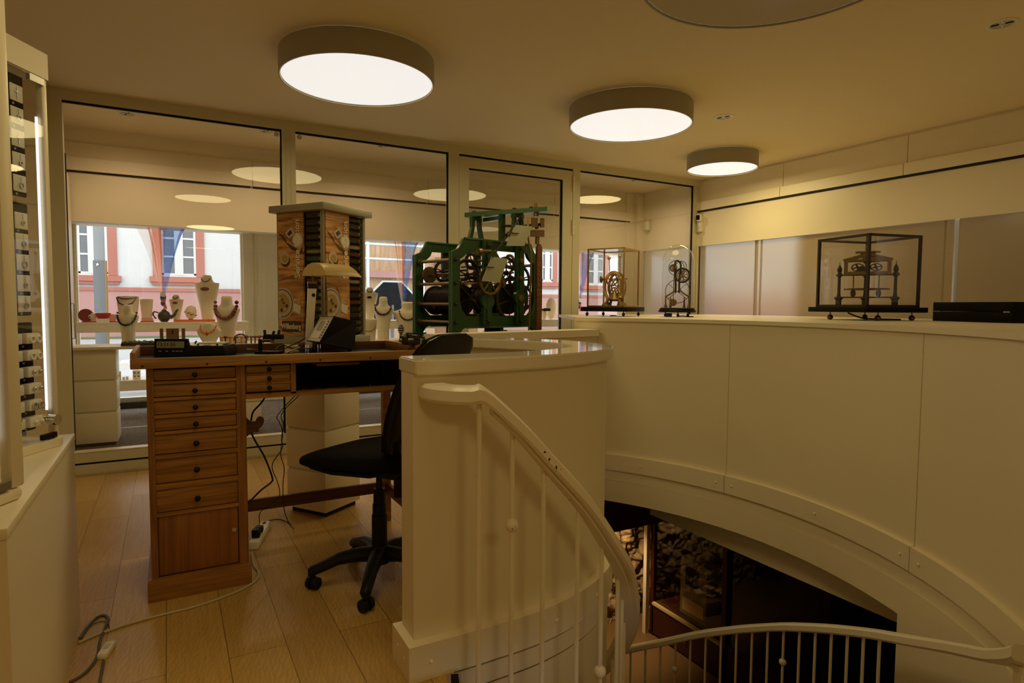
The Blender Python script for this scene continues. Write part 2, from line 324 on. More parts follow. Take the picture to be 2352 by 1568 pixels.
# walls
struct(MB().bx(-1.5, -1.4, -3.2, NY, -.2, ZC), 'wall_left', 'wall'); struct(MB().bx(-1.5, 5.7, -3.3, -3.2, 0, ZC), 'wall_back', 'wall')
mb = MB().bx(WX, WX+.16, -3.2, FY, 1.97, ZC); mb.bx(WX, WX+.16, -3.2, FY, 0, 1.02); mb.bx(WX, WX+.16, -3.2, .2, 1.0, 2.0); mb.bx(WX, WX+.16, 5.435, 5.56, 1.0, 2.0)
struct(mb, 'wall_right', 'wall')
y0s = [-1.2, .6, 1.81, 3.03, 4.25, 5.44]
for i, (a, b) in enumerate(zip(y0s, y0s[1:])):
    g = .003
    struct(MB().bx(WX-.012, WX, a+g, b-g, 2.475, ZC-.02), 'trim_2', 'wall'); struct(MB().bx(WX-.045, WX, a+.012+g, min(b+.012, 5.45)-g, 2.372, 2.470), 'trim_3', 'white')
struct(MB().bx(WX-.03, WX-.001, -1.2, 5.45, 2.352, 2.372), 'trim_4', 'dark')
struct(MB().bx(WX-.02, WX, -1.2, 5.45, 1.955, 2.352), 'wall_right_blind', 'white')
struct(MB().bx(WX-.02, WX+.002, 5.395, 5.44, 1.0, 1.955), 'trim_5', 'white')
# frosted right-hand windows and an unseen screen added outside to darken them
wd = [(5.385, 4.60), (4.52, 2.77), (2.62, .3)]
for a, b in wd: struct(MB().bx(WX+.02, WX+.028, b-.04, a+.001, 1.0, 1.975), 'window_1', 'frost')
for y in (4.56, 2.69): struct(MB().bx(WX+.012, WX+.05, y-.035, y+.035, 1.0, 1.975), 'trim_6', 'frost')
struct(MB().bx(WX-.004, WX+.012, 5.375, 5.39, 1.0, 1.97), 'trim_7', 'obrass'); struct(MB().bx(WX-.012, WX+.04, .2, 5.4, 1.0, 1.05), 'trim_8', 'white')
tag(MB().bx(7.2, 7.5, -2, on(1830, 640, x=7.2).y, -.1, 5).build('window_dark_screen', 'screen_tan'), 'tan light screen added outside to darken the frosted right-hand window', 'wall')
# street facade above the shop window, corner column
mb = MB().bx(-1.5, 6.4, FY, FY+.12, 1.935, ZC+.1); mb.bx(-1.5, 6.4, FY+.12, NY+.06, 2.02, 2.10); struct(mb, 'wall_front', 'wall')
fx = [-1.4, .735, 2.53, 4.2, 5.40]
for a, b in zip(fx, fx[1:]):
    struct(MB().bx(a+.003, b-.003, FY-.012, FY, 2.475, ZC-.13), 'trim_9', 'wall'); struct(MB().bx(a+.003, b-.003, FY-.04, FY, 2.362, 2.470), 'trim_10', 'wall')
    struct(MB().bx(a+.004, b-.02, FY-.02, FY-.001, 2.345, 2.361), 'trim_11', 'dark')
struct(MB().bx(-1.4, 5.42, FY-.014, FY, 1.935, 2.345), 'wall_front_blind', 'wall')
mb = MB().bx(on(1434, 640, y=FY).x, WX+.16, FY-.02, FY+.14, 0, ZC-.001).bx(5.46, WX+.16, FY-.09, FY, 0, ZC-.001); struct(mb, 'wall_column', 'wall')
mb = MB().bx(.745, 1.46, NY-.08, NY+.06, .1, 2.05); mb.bx(.83, .845, NY-.095, NY-.08, .1, 2.05); mb.bx(.90, 1.30, NY-.14, NY-.08, .1, 2.05); struct(mb, 'wall_pier', 'white')
mb = MB().bx(-1.4, -.80, NY-.06, NY+.06, .1, 2.05); struct(mb, 'wall_front_end', 'wall')
struct(MB().bx(WX+.02, WX+.028, 5.56, FY-.09, 1.02, 1.97), 'window_5', 'frost')
# shop window panes
def pane(x0, x1, y, z0, z1, name): return struct(MB().bx(x0, x1, y-.004, y+.004, z0, z1), name, 'glass')
pane(-.80, .745, NY, .20, 2.03, 'window_2'); pane(1.46, 6.38, NY, .20, 2.03, 'window_3')
mb = MB().bx(-.8, .745, NY-.03, NY+.03, .205, .245); mb.bx(1.46, 6.3, NY-.03, NY+.03, .205, .245); struct(mb, 'trim_13', 'white')
for x in (-.80, .735): struct(MB().bx(x-.012, x+.012, NY-.035, NY+.035, .2, 2.03), 'trim_14', 'white')
# glass partition
fr = sempty('window_4')
B = lambda *a, n='frame', m='frame': MB().bx(*a).build(n, m, fr)
B(-.70, WX, GL-.03, GY, 2.655, ZC)
for x0, x1 in ((-.72, -.618), (.838, .945), (2.312, 2.415), (3.712, 3.802), (5.44, WX)): B(x0, x1, GL-.03 if x0 < 5 else GL+.0, GY, 0, 2.655)
for x0, x1 in ((.867, .872), (.905, .91)): B(x0, x1, GL-.034, GL-.028, .13, 2.655, n='groove')
for x0, x1 in ((-.618, .838), (.945, 2.312), (3.802, 5.44)):
    B(x0, x1, GL-.03, GY, .075, .15); B(x0, x1, GL-.02, GY, .060, .075, n='gasket', m='gasket'); B(x0, x1, GL-.035, GY, .0, .060); B(x0, x1, GL-.034, GY+.01, .15, .156, n='bead', m='white')
    MB().bx(x0, x1, GL-.004, GL+.004, .15, 2.655).build('pane', 'glass', fr)
    B(x0, x1, GL-.012, GL+.008, 2.641, 2.655, n='gasket', m='gasket')
for x in (.832, 2.306, 5.434): B(x-.006, x+.006, GL-.012, GL+.008, .15, 2.645, n='gasket', m='gasket')
for x in (.80, .98):
    k = MB().cyl((x, GL-.016, 2.615), (x, GL-.004, 2.615), .02).build('glass_clip', 'steel', fr)
struct(MB().bx(-.62, 2.0, 5.26, 5.30, .0, .006), 'trim_15', 'steel')
# the door in the partition
dr = sempty('door_1')
D = lambda *a, n='door_frame', m='frame': MB().bx(*a).build(n, m, dr)
D(2.418, 2.519, GL-.028, GY, .01, 2.635); D(3.587, 3.708, GL-.028, GY, .01, 2.635); D(2.519, 3.587, GL-.028, GY, 2.535, 2.635); D(2.519, 3.587, GL-.028, GY, .01, .22)
D(2.419, 3.708, GL-.02, GY-.01, 2.636, 2.654, n='gasket', m='gasket'); D(3.577, 3.589, GL-.014, GL+.008, .22, 2.535, n='gasket', m='gasket'); D(2.519, 3.58, GL-.014, GL+.008, 2.523, 2.537, n='gasket', m='gasket')
D(2.519, 3.587, GL-.004, GL+.004, .22, 2.535, n='pane', m='glass')
for z in (2.42, 1.98, .4):
    for q in range(3): MB().cyl((3.712, GL-.038, z+.052*q), (3.712, GL-.038, z+.05+.052*q), .011, n=10).build('hinge', 'white', dr)
# left end of the partition
mb = MB().bx(-.86, -.722, 5.22, GY, 0, ZC-.02); struct(mb, 'wall_pillar', 'wall'); struct(MB().bx(-.90, -.716, 5.17, 5.215, 2.28, 2.68), 'trim_16', 'wall')
struct(MB().bx(-.6205, -.612, GY+.001, GY+.012, .02, 2.3), 'trim_17', 'gasket')
ld = tag(MB().bx(-.80, -.70, GY+.02, FY-.05, .01, 2.3).build('cupboard', 'white'), 'tall cream cupboard panel at left end behind the glass partition', 'cupboard')
h = MB().tube([(-.70, 5.63, .97), (-.612, 5.63, .97), (-.612, 5.63, 1.23), (-.70, 5.63, 1.23)], .008).build('handle', 'steel', ld); h['label'] = 'brushed steel bar handle'

# ---------------------------------------------------------------- stairwell
struct(MB().arc(RO, RO+.10, 0, 1.125, -86, 40.3, SC), 'wall_stair', 'wall')
for a, b in ((-86, -25.7), (-25.55, 8.9), (9.05, 40.3)):
    struct(MB().arc(RO-.024, RO, -.004, .115, a, b, SC, 24), 'baseboard_stair', 'white')
struct(MB().arc(RO-.004, RO+.3, -.088, -.004, -86, 40.3, SC), 'trim_18', 'wall'); struct(MB().arc(RO-.012, RO+.3, -.25, -.09, -86, 40.3, SC), 'trim_19', 'wall')
for a in (-24.0, -27.3, 10.6, 7.5, -8.5, 26): 
    p = Vector((cos(radians(a)), sin(radians(a)), 0)); c = Vector((*SC, .055))+p*(RO-.024); struct(MB().sph(c, .008), 'baseboard_stair_cap', 'white')
for a in (9.0, -25.6): struct(MB().arc(RO-.002, RO, .115, 1.125, a-.035, a+.035, SC, 2), 'wall_stair_seam', 'frame')
ledge = MB(); A = [(SC[0]+2.185*cos(radians(t)), SC[1]+2.185*sin(radians(t))) for t in range(-84, 41, 2)]
Bq = []
for t in range(-84, 41, 2):
    d = Vector((cos(radians(t)), sin(radians(t)))); k = room_edge(radians(t), y1=5.1); Bq.append((SC[0]+d.x*k, SC[1]+d.y*k))
e_ = A[-1]; A += [(e_[0]+.004*i, e_[1]+.006*i) for i in (1, 2, 3)]; Bq += [(Bq[-1][0]-.0, 5.1), (3.55, 5.14), (3.40, 5.14)]
ledge.strip(A, Bq, 1.125, 1.15)
tag(ledge.build('display_ledge', 'white'), 'wide cream ledge on top of the tall curved stair wall carrying the clocks', 'ledge')
# short curved parapet
wo, wi = offset(nose, .03), offset(nose, .15); co, ci = offset(nose, .0), offset(nose, .18)
struct(MB().strip(wo, wi, 0, 1.012), 'wall_parapet', 'wall')
cp = MB().strip(co, ci, 1.012, 1.062); bmesh.ops.recalc_face_normals(cp.b, faces=cp.b.faces)
bmesh.ops.bevel(cp.b, geom=[e for e in cp.b.edges if len(e.link_faces) == 2 and e.calc_face_angle() > 1.2], offset=.005, segments=2, affect='EDGES')
struct(cp, 'trim_20', 'gloss')
so, si = offset(nose, -.012), offset(nose, .17)
so[0] += Vector((-.03, 0)); si[0] += Vector((-.03, 0))
struct(MB().strip(so, si, 0, .122), 'baseboard_parapet', 'white')
struct(MB().strip(offset(nose, .004), offset(nose, .1), -.086, -.017), 'trim_21', 'wall'); struct(MB().strip(offset(nose, .014), offset(nose, .1), -.1, 0), 'seam_shade_strip', mat('seam shadow paint', (.16, .12, .07), .8))  # last strip is dark paint for the shade line below the skirting
struct(MB().strip(offset(nose, .010), offset(nose, .1), -2.75, -.097), 'wall_stair_core', 'wall')
for p in ((.665, 1.91, .062), (.665, 1.975, .075), (.735, 1.852, .06)): struct(MB().sph(p, .007), 'baseboard_parapet_cap', 'white')
for i in (11, 17, 26): struct(MB().sph((*so[i], .06), .008), 'baseboard_parapet_cap', 'white')
# second parapet, beyond the well
a, b = Vector((1.40, 3.40)), Vector((2.86, 3.752)); n_ = Vector((-(b-a).y, (b-a).x)).normalized()
struct(MB().strip([a+n_*.03, b+n_*.03], [a+n_*.13, b+n_*.13], -.25, 1.012), 'wall_parapet_far', 'wall')
struct(MB().strip([a, b-(b-a).normalized()*.012], [a+n_*.16, b+n_*.16-(b-a).normalized()*.012], 1.012, 1.062), 'trim_22', 'white')
# the stair: treads, strings, rails
sp = lambda t, r, z: Vector((SC[0]+r*cos(radians(t)), SC[1]+r*sin(radians(t)), z))
st = thing('spiral_stair', 'spiral staircase winding down round the curved parapet in the foreground', 'staircase', (*SC, -2.75))
off = Vector((SC[0], SC[1], -2.75))
for k in range(15):
    a = -111+11*k; z = -.183*(k+1)
    mb = MB().arc(.69, 2.15, z-.05, z, a, a+12, SC, 6); mb.xf(Matrix.Translation(-off)); mb.build('tread', 'oak', st)
mb = MB().arc(.72, 2.18, -.03, .003, -112, -110, SC, 2).xf(Matrix.Translation(-off)); mb.build('nosing', 'gasket', st)
mb = MB().arc(.72, 2.18, -.03, .006, -112.6, -112, SC, 2); mb.arc(.72, 2.18, -.03, .006, -110, -109.4, SC, 2); mb.xf(Matrix.Translation(-off)).build('nosing_edge', 'steel', st)
zin = [(-107, .962), (-105.7, .95), (-97.5, .846), (-89, .712), (-77.6, .544), (-66.8, .365), (-54.8, .187), (-48.8, .06), (-30, -.25), (0, -.74), (30, -1.24), (60, -1.74)]
zout = [(-78, .60), (-63.7, .342), (-53, .15), (-44.3, .012), (-34.8, -.142), (-25.7, -.281), (-16.7, -.425), (-7.7, -.576), (1.4, -.746), (10.7, -.928), (17.4, -1.074), (26, -1.241), (40, -1.49)]
def lerp(t, tab):
    for (a, x), (b, y) in zip(tab, tab[1:]):
        if t <= b: return x+(y-x)*(t-a)/(b-a)
    return tab[-1][1]
inr = thing('stair_railing', 'white inner stair railing with flat curved handrail hugging the short parapet', 'railing', (*SC, -2.75))
pts = [Vector(p) for p in ((.752, 1.905, .958), (.754, 1.845, .958), (.768, 1.795, .958), (.795, 1.760, .958), (.832, 1.738, .958))]+[sp(t, .812, lerp(t, zin)+.018) for t in range(-105, 61, 5)]
mb = MB().sweep(catmull(pts, 3), .086, .054).xf(Matrix.Translation(-off)); mb.build('handrail', 'rail', inr)
mb = MB().sweep(catmull([sp(t, .805, lerp(t, zin)-.016) for t in range(-103, 61, 5)], 3), .045, .018).xf(Matrix.Translation(-off)); mb.build('under_bar', 'rail', inr)
for i, t in enumerate((-105.7, -97.5, -89, -77.6, -66.8, -54.8, -48.8, -39, -29, -19, -9, 1, 12)):
    z1 = lerp(t, zin)-.012; z0 = max(-2.7, -.0165*(t+111)-.18); r = .80 if i < 1 else .79
    bl = MB().cyl(sp(t, r, z0)-off, sp(t, r, z1)-off, .0085, n=10).build('baluster', 'rail', inr)
    if i in (1, 4, 9): MB().sph(sp(t, r, .522 if i == 1 else z1-.48)-off, .0235).build('ball', 'rail', bl)
our = thing('stair_railing', 'white outer stair railing descending along the tall curved wall at bottom right', 'railing', (*SC, -2.75))
mb = MB().sweep([sp(t, 2.0, lerp(t, zout)-.02) for t in range(-66, 41, 3)], .062, .046).xf(Matrix.Translation(-off)); mb.build('handrail', 'rail', our)
t = 28.5; k = 0
while t > -29:
    z1 = lerp(t, zout)-.03; bl = MB().cyl(sp(t, 2.0, max(-2.72, z1-.98))-off, sp(t, 2.0, z1)-off, .0075, n=8).build('baluster', 'rail', our)
    if k in (4, 11, 18): MB().sph(sp(t, 2.0, z1-.20)-off, .021).build('ball', 'rail', bl)
    t -= 3.3; k += 1
MB().tube([sp(-61, 2.0, lerp(-61, zout)-.04)-off, sp(-61, 2.0, lerp(-61, zout)-.10)-off, sp(-61, 2.06, lerp(-61, zout)-.15)-off, sp(-61, 2.175, lerp(-61, zout)-.15)-off], .014, 8, 4).build('wall_bracket', 'rail', our)
# lower storey
BX = (-2.5, 6.6, -1.5, 6.6)
struct(MB().bx(*BX, -2.95, -2.75), 'floor_lower', 'lowfloor')
mb = MB().bx(BX[0]-.1, BX[0], BX[2], BX[3], -2.75, -.2); mb.bx(BX[1], BX[1]+.1, BX[2], BX[3], -2.75, -.2); mb.bx(BX[0], BX[1], BX[2]-.1, BX[2], -2.75, -.2); mb.bx(BX[0], BX[1], BX[3], BX[3]+.1, -2.75, -.2)
struct(mb, 'wall_lower', 'header')
struct(MB().arc(RO-.012, RO+.1, -2.75, -.25, -86, -23.6, SC), 'wall_lower_round', 'wall')
e2 = lambda t: room_edge(t, BX[0], BX[1], BX[2], BX[3])
mb = MB()
for i in range(90):
    a, b = -pi+2*pi*i/90, -pi+2*pi*(i+1)/90; V = lambda r, t: (SC[0]+r*cos(t), SC[1]+r*sin(t), -.252)
    mb.quad(V(2.19, a), V(e2(a), a), V(e2(b), b), V(2.19, b))
struct(mb, 'ceiling_lower', 'header', smooth=0)
struct(MB().bx(3.40, 3.55, 1.5, 3.76, -.457, -.253), 'wall_lower_beam', 'wall')
struct(MB().bx(2.2, 5.3, 4.98, 5.12, -1.12, -.253), 'wall_lower_header', 'header')
stn = MB(); bmesh.ops.create_grid(stn.b, x_segments=170, y_segments=120, size=.5, matrix=Matrix.Translation((4.2, 6.0, -1.6)) @ Matrix.Rotation(pi/2, 4, 'X') @ Matrix.Diagonal((3.2, 2.4, 1, 1)))
from mathutils import noise as mn
for v in stn.b.verts:
    c, pt = mn.voronoi(Vector((v.co.x*3.4, v.co.z*5.2, 3)))[:2]; v.co.y += -.10*min(c[1]-c[0], .16)-.07*mn.noise(v.co*6)-.045*mn.noise(v.co*15)
struct(stn, 'wall_lower_stone', 'stone', smooth=60)

# ================================================================ LAMPS
def round_lamp(x, y, r, label, k=1., name='ceiling_lamp', group='round flush ceiling lamps'):
    t = thing(name, label, 'lamp', (x, y, ZC), 0, group)
    MB().lathe([(r-.012, -.14), (r-.008, -.146), (r, -.146), (r, -.006), (r-.02, -.006)], n=72, cap=False).build('housing', 'lampside', t)
    MB().cyl((0, 0, -.02), (0, 0, 0), r*.8, n=48).build('mounting_plate', 'white', t)
    MB().lathe([(.001, -.138), (r*.6, -.138), (r-.012, -.136)], n=64, cap=False).build('diffuser', 'diffuser', t)
    ld = bpy.data.lights.new('lamp_light', 'AREA'); ld.shape = 'DISK'; ld.size = 2*(r-.015); a = pi*(r-.015)**2
    ld.energy = k*LAMP_RAD*pi*a; ld.color = LAMP_COL
    lo = bpy.data.objects.new('lamp_light', ld); COL.objects.link(lo); lo.parent = t; lo.location = (0, 0, -.142)
    return t
round_lamp(1.045, 3.815, .458, 'large round ceiling lamp with grey rim, above the wooden workbench')
round_lamp(3.07, 3.70, .458, 'large round ceiling lamp in the middle, nearest the recessed circle in the ceiling')
round_lamp(4.79, 4.37, .335, 'smaller round ceiling lamp near the right wall, farthest lamp', 2.0)
for x, y, r, k in ((.43, 1.8, .34, 1), (.7, -1.55, .4, 2.1), (4.9, .85, .4, .35)):
    round_lamp(x, y, r, 'round ceiling lamp out of view, mirrored in the glass partition', k)
def downlight(p, label, watt=0):
    t = thing('recessed_downlight', label, 'downlight', (p[0], p[1], ZC), 0, 'small recessed downlights')
    MB().lathe([(.052, 0), (.054, -.006), (.072, -.004), (.074, 0)], n=28, cap=False).build('trim_ring', 'alarm', t)
    MB().lathe([(.052, -.001), (.040, -.0008), (.001, -.0006)], n=20, cap=False).build('reflector', 'panelgrey', t)
    for k in range(4): MB().box((.03*cos(.4+k*1.57), .03*sin(.4+k*1.57), -.003), (.034, .006, .004), .4+k*1.57).build('fin', 'ink' if k % 2 else 'card', t)
    if watt:  # fill light added to brighten the window zone; the fittings themselves are unlit
        ld = bpy.data.lights.new('zone_fill_light', 'SPOT'); ld.energy = watt; ld.color = (1, .72, .45); ld.spot_size = radians(165); ld.spot_blend = .8; ld.shadow_soft_size = .04
        lo = bpy.data.objects.new('zone_fill_light', ld); COL.objects.link(lo); lo.parent = t; lo.location = (0, 0, -.03)
downlight(on(1662, 268, z=ZC), 'small recessed downlight right of the middle round lamp')
downlight(on(2302, 54, z=ZC), 'small recessed downlight alone at top right of the ceiling')
downlight(on(292, 260, z=ZC), 'small recessed downlight behind the glass, leftmost', 17)
downlight(on(611, 300, z=ZC), 'small recessed downlight behind the glass, just left of the first post', 17)
downlight(on(878, 334, z=ZC), 'small recessed downlight behind the second glass pane', 17)
downlight(on(1460, 413, z=ZC), 'small recessed downlight behind the glass pane right of the door', 17)

# ================================================================ LEFT COUNTER AND SHOWCASES
ct = thing('counter', 'low white counter cabinet at left carrying the glass showcases', 'counter', (-.66, 2.28, 0))
def loc(t): return Matrix.Translation(-Vector(t.location))
MB().bx(-1.38, -.325, 1.715, 2.84, 0, .712).xf(loc(ct)).build('body', 'white', ct)
MB().bx(-1.385, -.322, 1.71, 2.845, .714, .74, .002).xf(loc(ct)).build('counter_top', 'white', ct)
ang = atan2(.873, .487)
def showcase(px_, py_, label, ln, dp, inside):
    t = thing('glass_showcase', label, 'showcase', (px_, py_, .74), ang, 'glass jewellery showcases')
    # local x runs back along the door from the post (towards the camera is -x); local y is into the case
    MB().bx(-ln, .012, -.006, dp, 0, .030, .004).build('base', 'white', t)
    MB().bx(-ln, .008, -.002, dp, 1.25, 1.335).build('top_fascia', 'white', t)
    MB().bx(-.016, .006, .004, .026, .03, 1.25, .002).build('post', 'white', t)
    MB().bx(-.02, .004, dp-.02, dp, .03, 1.25).build('post', 'white', t)
    MB().bx(-ln+.03, -.018, .002, .007, .032, 1.246).build('door', 'caseglass', t)
    MB().bx(-.010, -.004, .03, dp-.02, .03, 1.25).build('side_pane', 'caseglass', t)
    MB().bx(-ln, -.02, dp-.012, dp, .03, 1.25).build('back_panel', 'white', t)
    MB().bx(-ln+.02, -.02, .000, .004, 1.243, 1.249).build('top_rail', 'chrome', t)
    MB().bx(-.075, -.012, -.003, .010, 1.225, 1.247).build('hinge', 'steel', t); MB().bx(-.075, -.012, -.003, .010, .034, .052).build('hinge', 'iron2', t)
    k = MB().cyl((-.035, .004, .098), (-.035, -.024, .098), .019, n=20).build('door_knob', 'chrome', t); MB().cyl((-.035, .004, .098), (-.035, .03, .098), .007, n=12).build('lock_pin', 'brass', k)
    MB().cyl((-.026, .020, .13), (-.024, .020, 1.12), .0042, n=10).build('light_strip', 'led', t)
    return t
sc = showcase(-.343, 2.631, 'glass showcase of pendants and earrings on black boards, beside the glass partition', .55, .34, 1)
near = thing('glass_showcase', 'white framed glass showcase cut off by the left edge of the picture', 'showcase', (-.332, 1.960, .74), ang, 'glass jewellery showcases')
MB().bx(-.6, .0, 0, .34, 0, .032, .012).build('base', 'white', near); MB().bx(-.6, .0, 0, .34, 1.35, 1.5).build('top_fascia', 'white', near)
MB().bx(-.034, .008, .002, .034, .032, 1.35, .008).build('post', 'white', near); MB().bx(-.034, -.002, .306, .338, .032, 1.35, .004).build('post', 'white', near)
MB().bx(-.58, -.036, .008, .013, .034, 1.345).build('door', 'caseglass', near); MB().bx(-.6, -.036, .325, .336, .034, 1.345).build('back_panel', 'white', near)
MB().bx(-.09, -.04, .0, .014, .036, .056).build('hinge', 'steel', near); MB().sph((.009, .012, .20), .007, (.5, 1, 1.6)).build('lock', 'brass', near)
MB().cyl((-.05, .05, .15), (-.05, .05, 1.2), .008, n=10).build('light_strip', 'led', near)
# black boards with cards
bgrp = 'black jewellery boards in the glass showcase'
cgrp = 'jewellery cards on the black boards'
ws = lambda x, y, z: Vector((-.343+cos(ang)*x-sin(ang)*y, 2.631+sin(ang)*x+cos(ang)*y, .74+z))
defs = [('top', .845, 1.236, 5, ('silver cross pendant', 'small round charm pendant', 'ornate cross pendant', 'round knot pendant', 'open heart pendant')),
        ('middle', .455, .824, 5, ('tiny stud pendant', 'pearl drop pendant', 'round disc pendant', 'dark stone pendant', 'twisted pendant')),
        ('bottom', .07, .433, 6, ('large hoop earrings', 'pearl ring earrings', 'crossed bar earrings', 'silver stud earrings', 'double ring earrings', 'pearl stud earrings'))]
for bi, (nm, z0, z1, n, kinds) in enumerate(defs):
    b = thing('jewellery_board', 'black jewellery board, %s of the three in the glass showcase' % nm, 'board', ws(-.072, .034, z0), ang, bgrp)
    MB().bx(-.24, .015, 0, .008, 0, z1-z0, .004).build('panel', 'board', b)
    pitch = (z1-z0-.03)/n
    for r in range(n):
        for c in range(3):
            kind = kinds[r] if True else ''
            zc = z1-.025-pitch*(r+.5); cc = ('right column', 'middle column', 'left column')[c]
            ev = thing('jewellery_card', 'card with %s on the %s black board, %s' % (kind, nm, cc), 'card', ws(-.094-.075*c, .031, zc), ang, cgrp)
            ch = .054 if bi < 2 else .034
            if bi < 2: MB().bx(-.026, .026, -.004, 0, -ch/2, ch/2, .002).build('card', 'card', ev)
            else: MB().box((0, -.014, 0), (.056, .030, ch), 0, .003).build('card', 'card', ev)
            if c == 0:
                m_ = 'steel'; j = MB()
                if bi == 0 and r in (0, 2): j.bx(-.001, .001, -.007, -.005, -.02, .018).bx(-.009, .009, -.007, -.005, .002, .005)
                elif bi < 2: j.ring((0.004, -.007, -.006), .006+.002*(r % 3), .0018, 'y', 16, 6).tube([(.004, -.006, .004), (.002, -.006, .022)], .0007, 5)
                else:
                    for s in (-1, 1): (j.ring((.014*s+.006, -.032, -.003), .010, .0028, 'y', 18, 6) if r in (0, 1, 4) else j.sph((.014*s+.006, -.032, 0), .006))
                j.build('jewel', 'pearl' if (bi == 2 and r in (0, 1, 5)) else m_, ev)
        MB().cyl(ws(-.105, .032, z1-.025-pitch*(r+.98))-Vector(b.location), ws(-.105, .030, z1-.025-pitch*(r+.98))-Vector(b.location), .004, n=10).xf(Matrix.Rotation(-ang, 4, 'Z')).build('peg', 'grey', b)

# ================================================================ WORKBENCH
wb = thing('workbench', "old oak watchmaker's workbench with a tower of drawers and a raised rim", 'workbench', (-.09, 2.89, 0))
L = loc(wb)
def part(mb, name, m, parent=wb, **k): return mb.xf(L).build(name, m, parent, **k)
BD = 3.42                                # back of the bench
part(MB().bx(-.085, -.060, 2.903, BD, .085, .972), 'side_panel', 'oakv'); part(MB().bx(.265, .288, 2.903, BD, .085, .972), 'side_panel', 'oakv')
part(MB().bx(-.06, .265, BD-.02, BD, .085, .972), 'back_panel', 'oakv')
part(MB().bx(-.100, .298, 2.888, BD, 0, .088).bx(-.095, .293, 2.893, BD, .088, .094), 'plinth', 'oak')
zs = [.972, .916, .852, .778, .712, .613, .486, .366]; zt = [.968, .917, .846, .775, .716, .642, .513, .392]
tops = [.968, .905, .835, .762, .695, .593, .465]; bots = [.919, .850, .779, .710, .612, .490, .368]
part(MB().bx(-.0845, -.066, 2.902, 2.93, .09, .972), 'stile', 'oakv'); part(MB().bx(.250, .2875, 2.902, 2.93, .09, .972), 'stile', 'oakv')
for a, b in zip(bots[:-1], tops[1:]): part(MB().bx(-.066, .25, 2.903, 2.93, b+.001, a-.001), 'rail', 'oak')
part(MB().bx(-.066, .25, 2.903, 2.93, .352, .367), 'rail', 'oak')
def knob(par, x, y, z, r):
    part(MB().lathe([(.001, -.001), (r*.5, 0), (r*.45, .008), (r, .013), (r*.95, .022), (r*.5, .027), (.001, .028)], (x, y, z), 18, Matrix.Rotation(pi/2, 3, 'X')), 'knob', 'black', par)
for i, (a, b) in enumerate(zip(tops, bots)):
    d = part(MB().bx(-.065, .2485, 2.909, 2.93, b+.002, a-.002, .0015), 'drawer', 'oak'); knob(d, .091, 2.909, (a+b)/2-.004, .0105+.0012*(i > 3))
dd = part(MB().bx(-.056, .2475, 2.910, 2.928, .100, .348, .001), 'door', 'ply'); part(MB().bx(-.064, -.057, 2.904, 2.93, .1, .35), 'door_edge', 'oakd')
part(MB().lathe([(.001, -.001), (.009, 0), (.009, .004), (.001, .004)], (.231, 2.909, .25), 16, Matrix.Rotation(pi/2, 3, 'X')).box((.231, 2.902, .25), (.004, .006, .016)), 'key_plate', 'steel', dd)
# small drawers and open compartment
part(MB().bx(.288, .50, 2.95, BD, .835, .972), 'drawer_box', 'oakd'); part(MB().bx(.477, .499, 2.903, 2.96, .835, .972), 'stile', 'oakv'); part(MB().bx(.2885, 1.075, 2.903, 2.935, .822, .843), 'rail', 'oak')
st3 = [(.966, .934), (.925, .893), (.884, .852)]
for i, (a, b) in enumerate(st3):
    d = part(MB().bx(.291, .475, 2.908, 2.95, b, a, .0012), 'drawer', 'oak'); knob(d, .385, 2.908, (a+b)/2, .010)
    if i < 2: part(MB().bx(.289, .477, 2.904, 2.94, b-.008, b-.001), 'rail', 'oak')
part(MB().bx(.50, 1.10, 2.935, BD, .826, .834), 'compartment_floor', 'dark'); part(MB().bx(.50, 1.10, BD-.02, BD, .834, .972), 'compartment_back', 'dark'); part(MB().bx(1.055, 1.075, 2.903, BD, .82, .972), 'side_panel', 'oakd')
part(MB().bx(.60, .80, 2.94, 3.2, .950, .962), 'pull_out_tray', 'oak')
part(MB().bx(-.13, 1.085, 2.888, BD, .972, .986), 'bench_top', 'oakd'); part(MB().bx(-.128, 1.083, 2.889, BD-.02, .9865, .990), 'lining', 'lino')
part(MB().bx(-.138, 1.09, 2.868, 2.888, .974, 1.0165, .004), 'front_lip', 'oaklip')
for i in range(6): part(MB().sph((-.095+.232*i, 2.868, .986), .0048, (1, .5, 1)), 'screw', 'iron')
part(MB().bx(-.138, -.120, 2.888, BD, .972, 1.040, .003), 'side_rim', 'oak')
part(MB().bx(-.12, .52, BD-.02, BD, .986, 1.034, .002), 'back_rim', 'oakd'); part(MB().bx(.60, 1.09, BD-.02, BD, .986, 1.034, .002), 'back_rim', 'oakd')
part(MB().bx(1.07, 1.09, 2.90, BD-.02, .986, 1.038, .003), 'side_rim', 'oak')
for x, y in ((1.105-.055, 3.37), (1.05, 2.91)):
    part(MB().bx(x, x+.042, y, y+.045, 0, .972), 'leg', 'oak')
part(MB().bx(.285, 1.06, 3.39, 3.41, .165, .225), 'stretcher', 'oakd'); part(MB().bx(1.062, 1.082, 2.955, 3.37, .165, .225), 'stretcher', 'oakd')
yk = on(578, 960, y=3.02)
hk = [(0, 0), (0, .115), (.012, .085), (.03, .066), (.05, .064), (.058, .078), (.071, .086), (.084, .078), (.086, .060), (.077, .040), (.055, .022), (.03, .012)]
hk = [(p.x, p.y) for p in catmull([(a, b, 0) for a, b in hk], 4, True)]
part(MB().prism([(.288+x*.98, .640+z*.98) for x, z in hk], 3.00, 3.02, lambda x, z, y: (x, y, z)), 'hook', 'oakd')
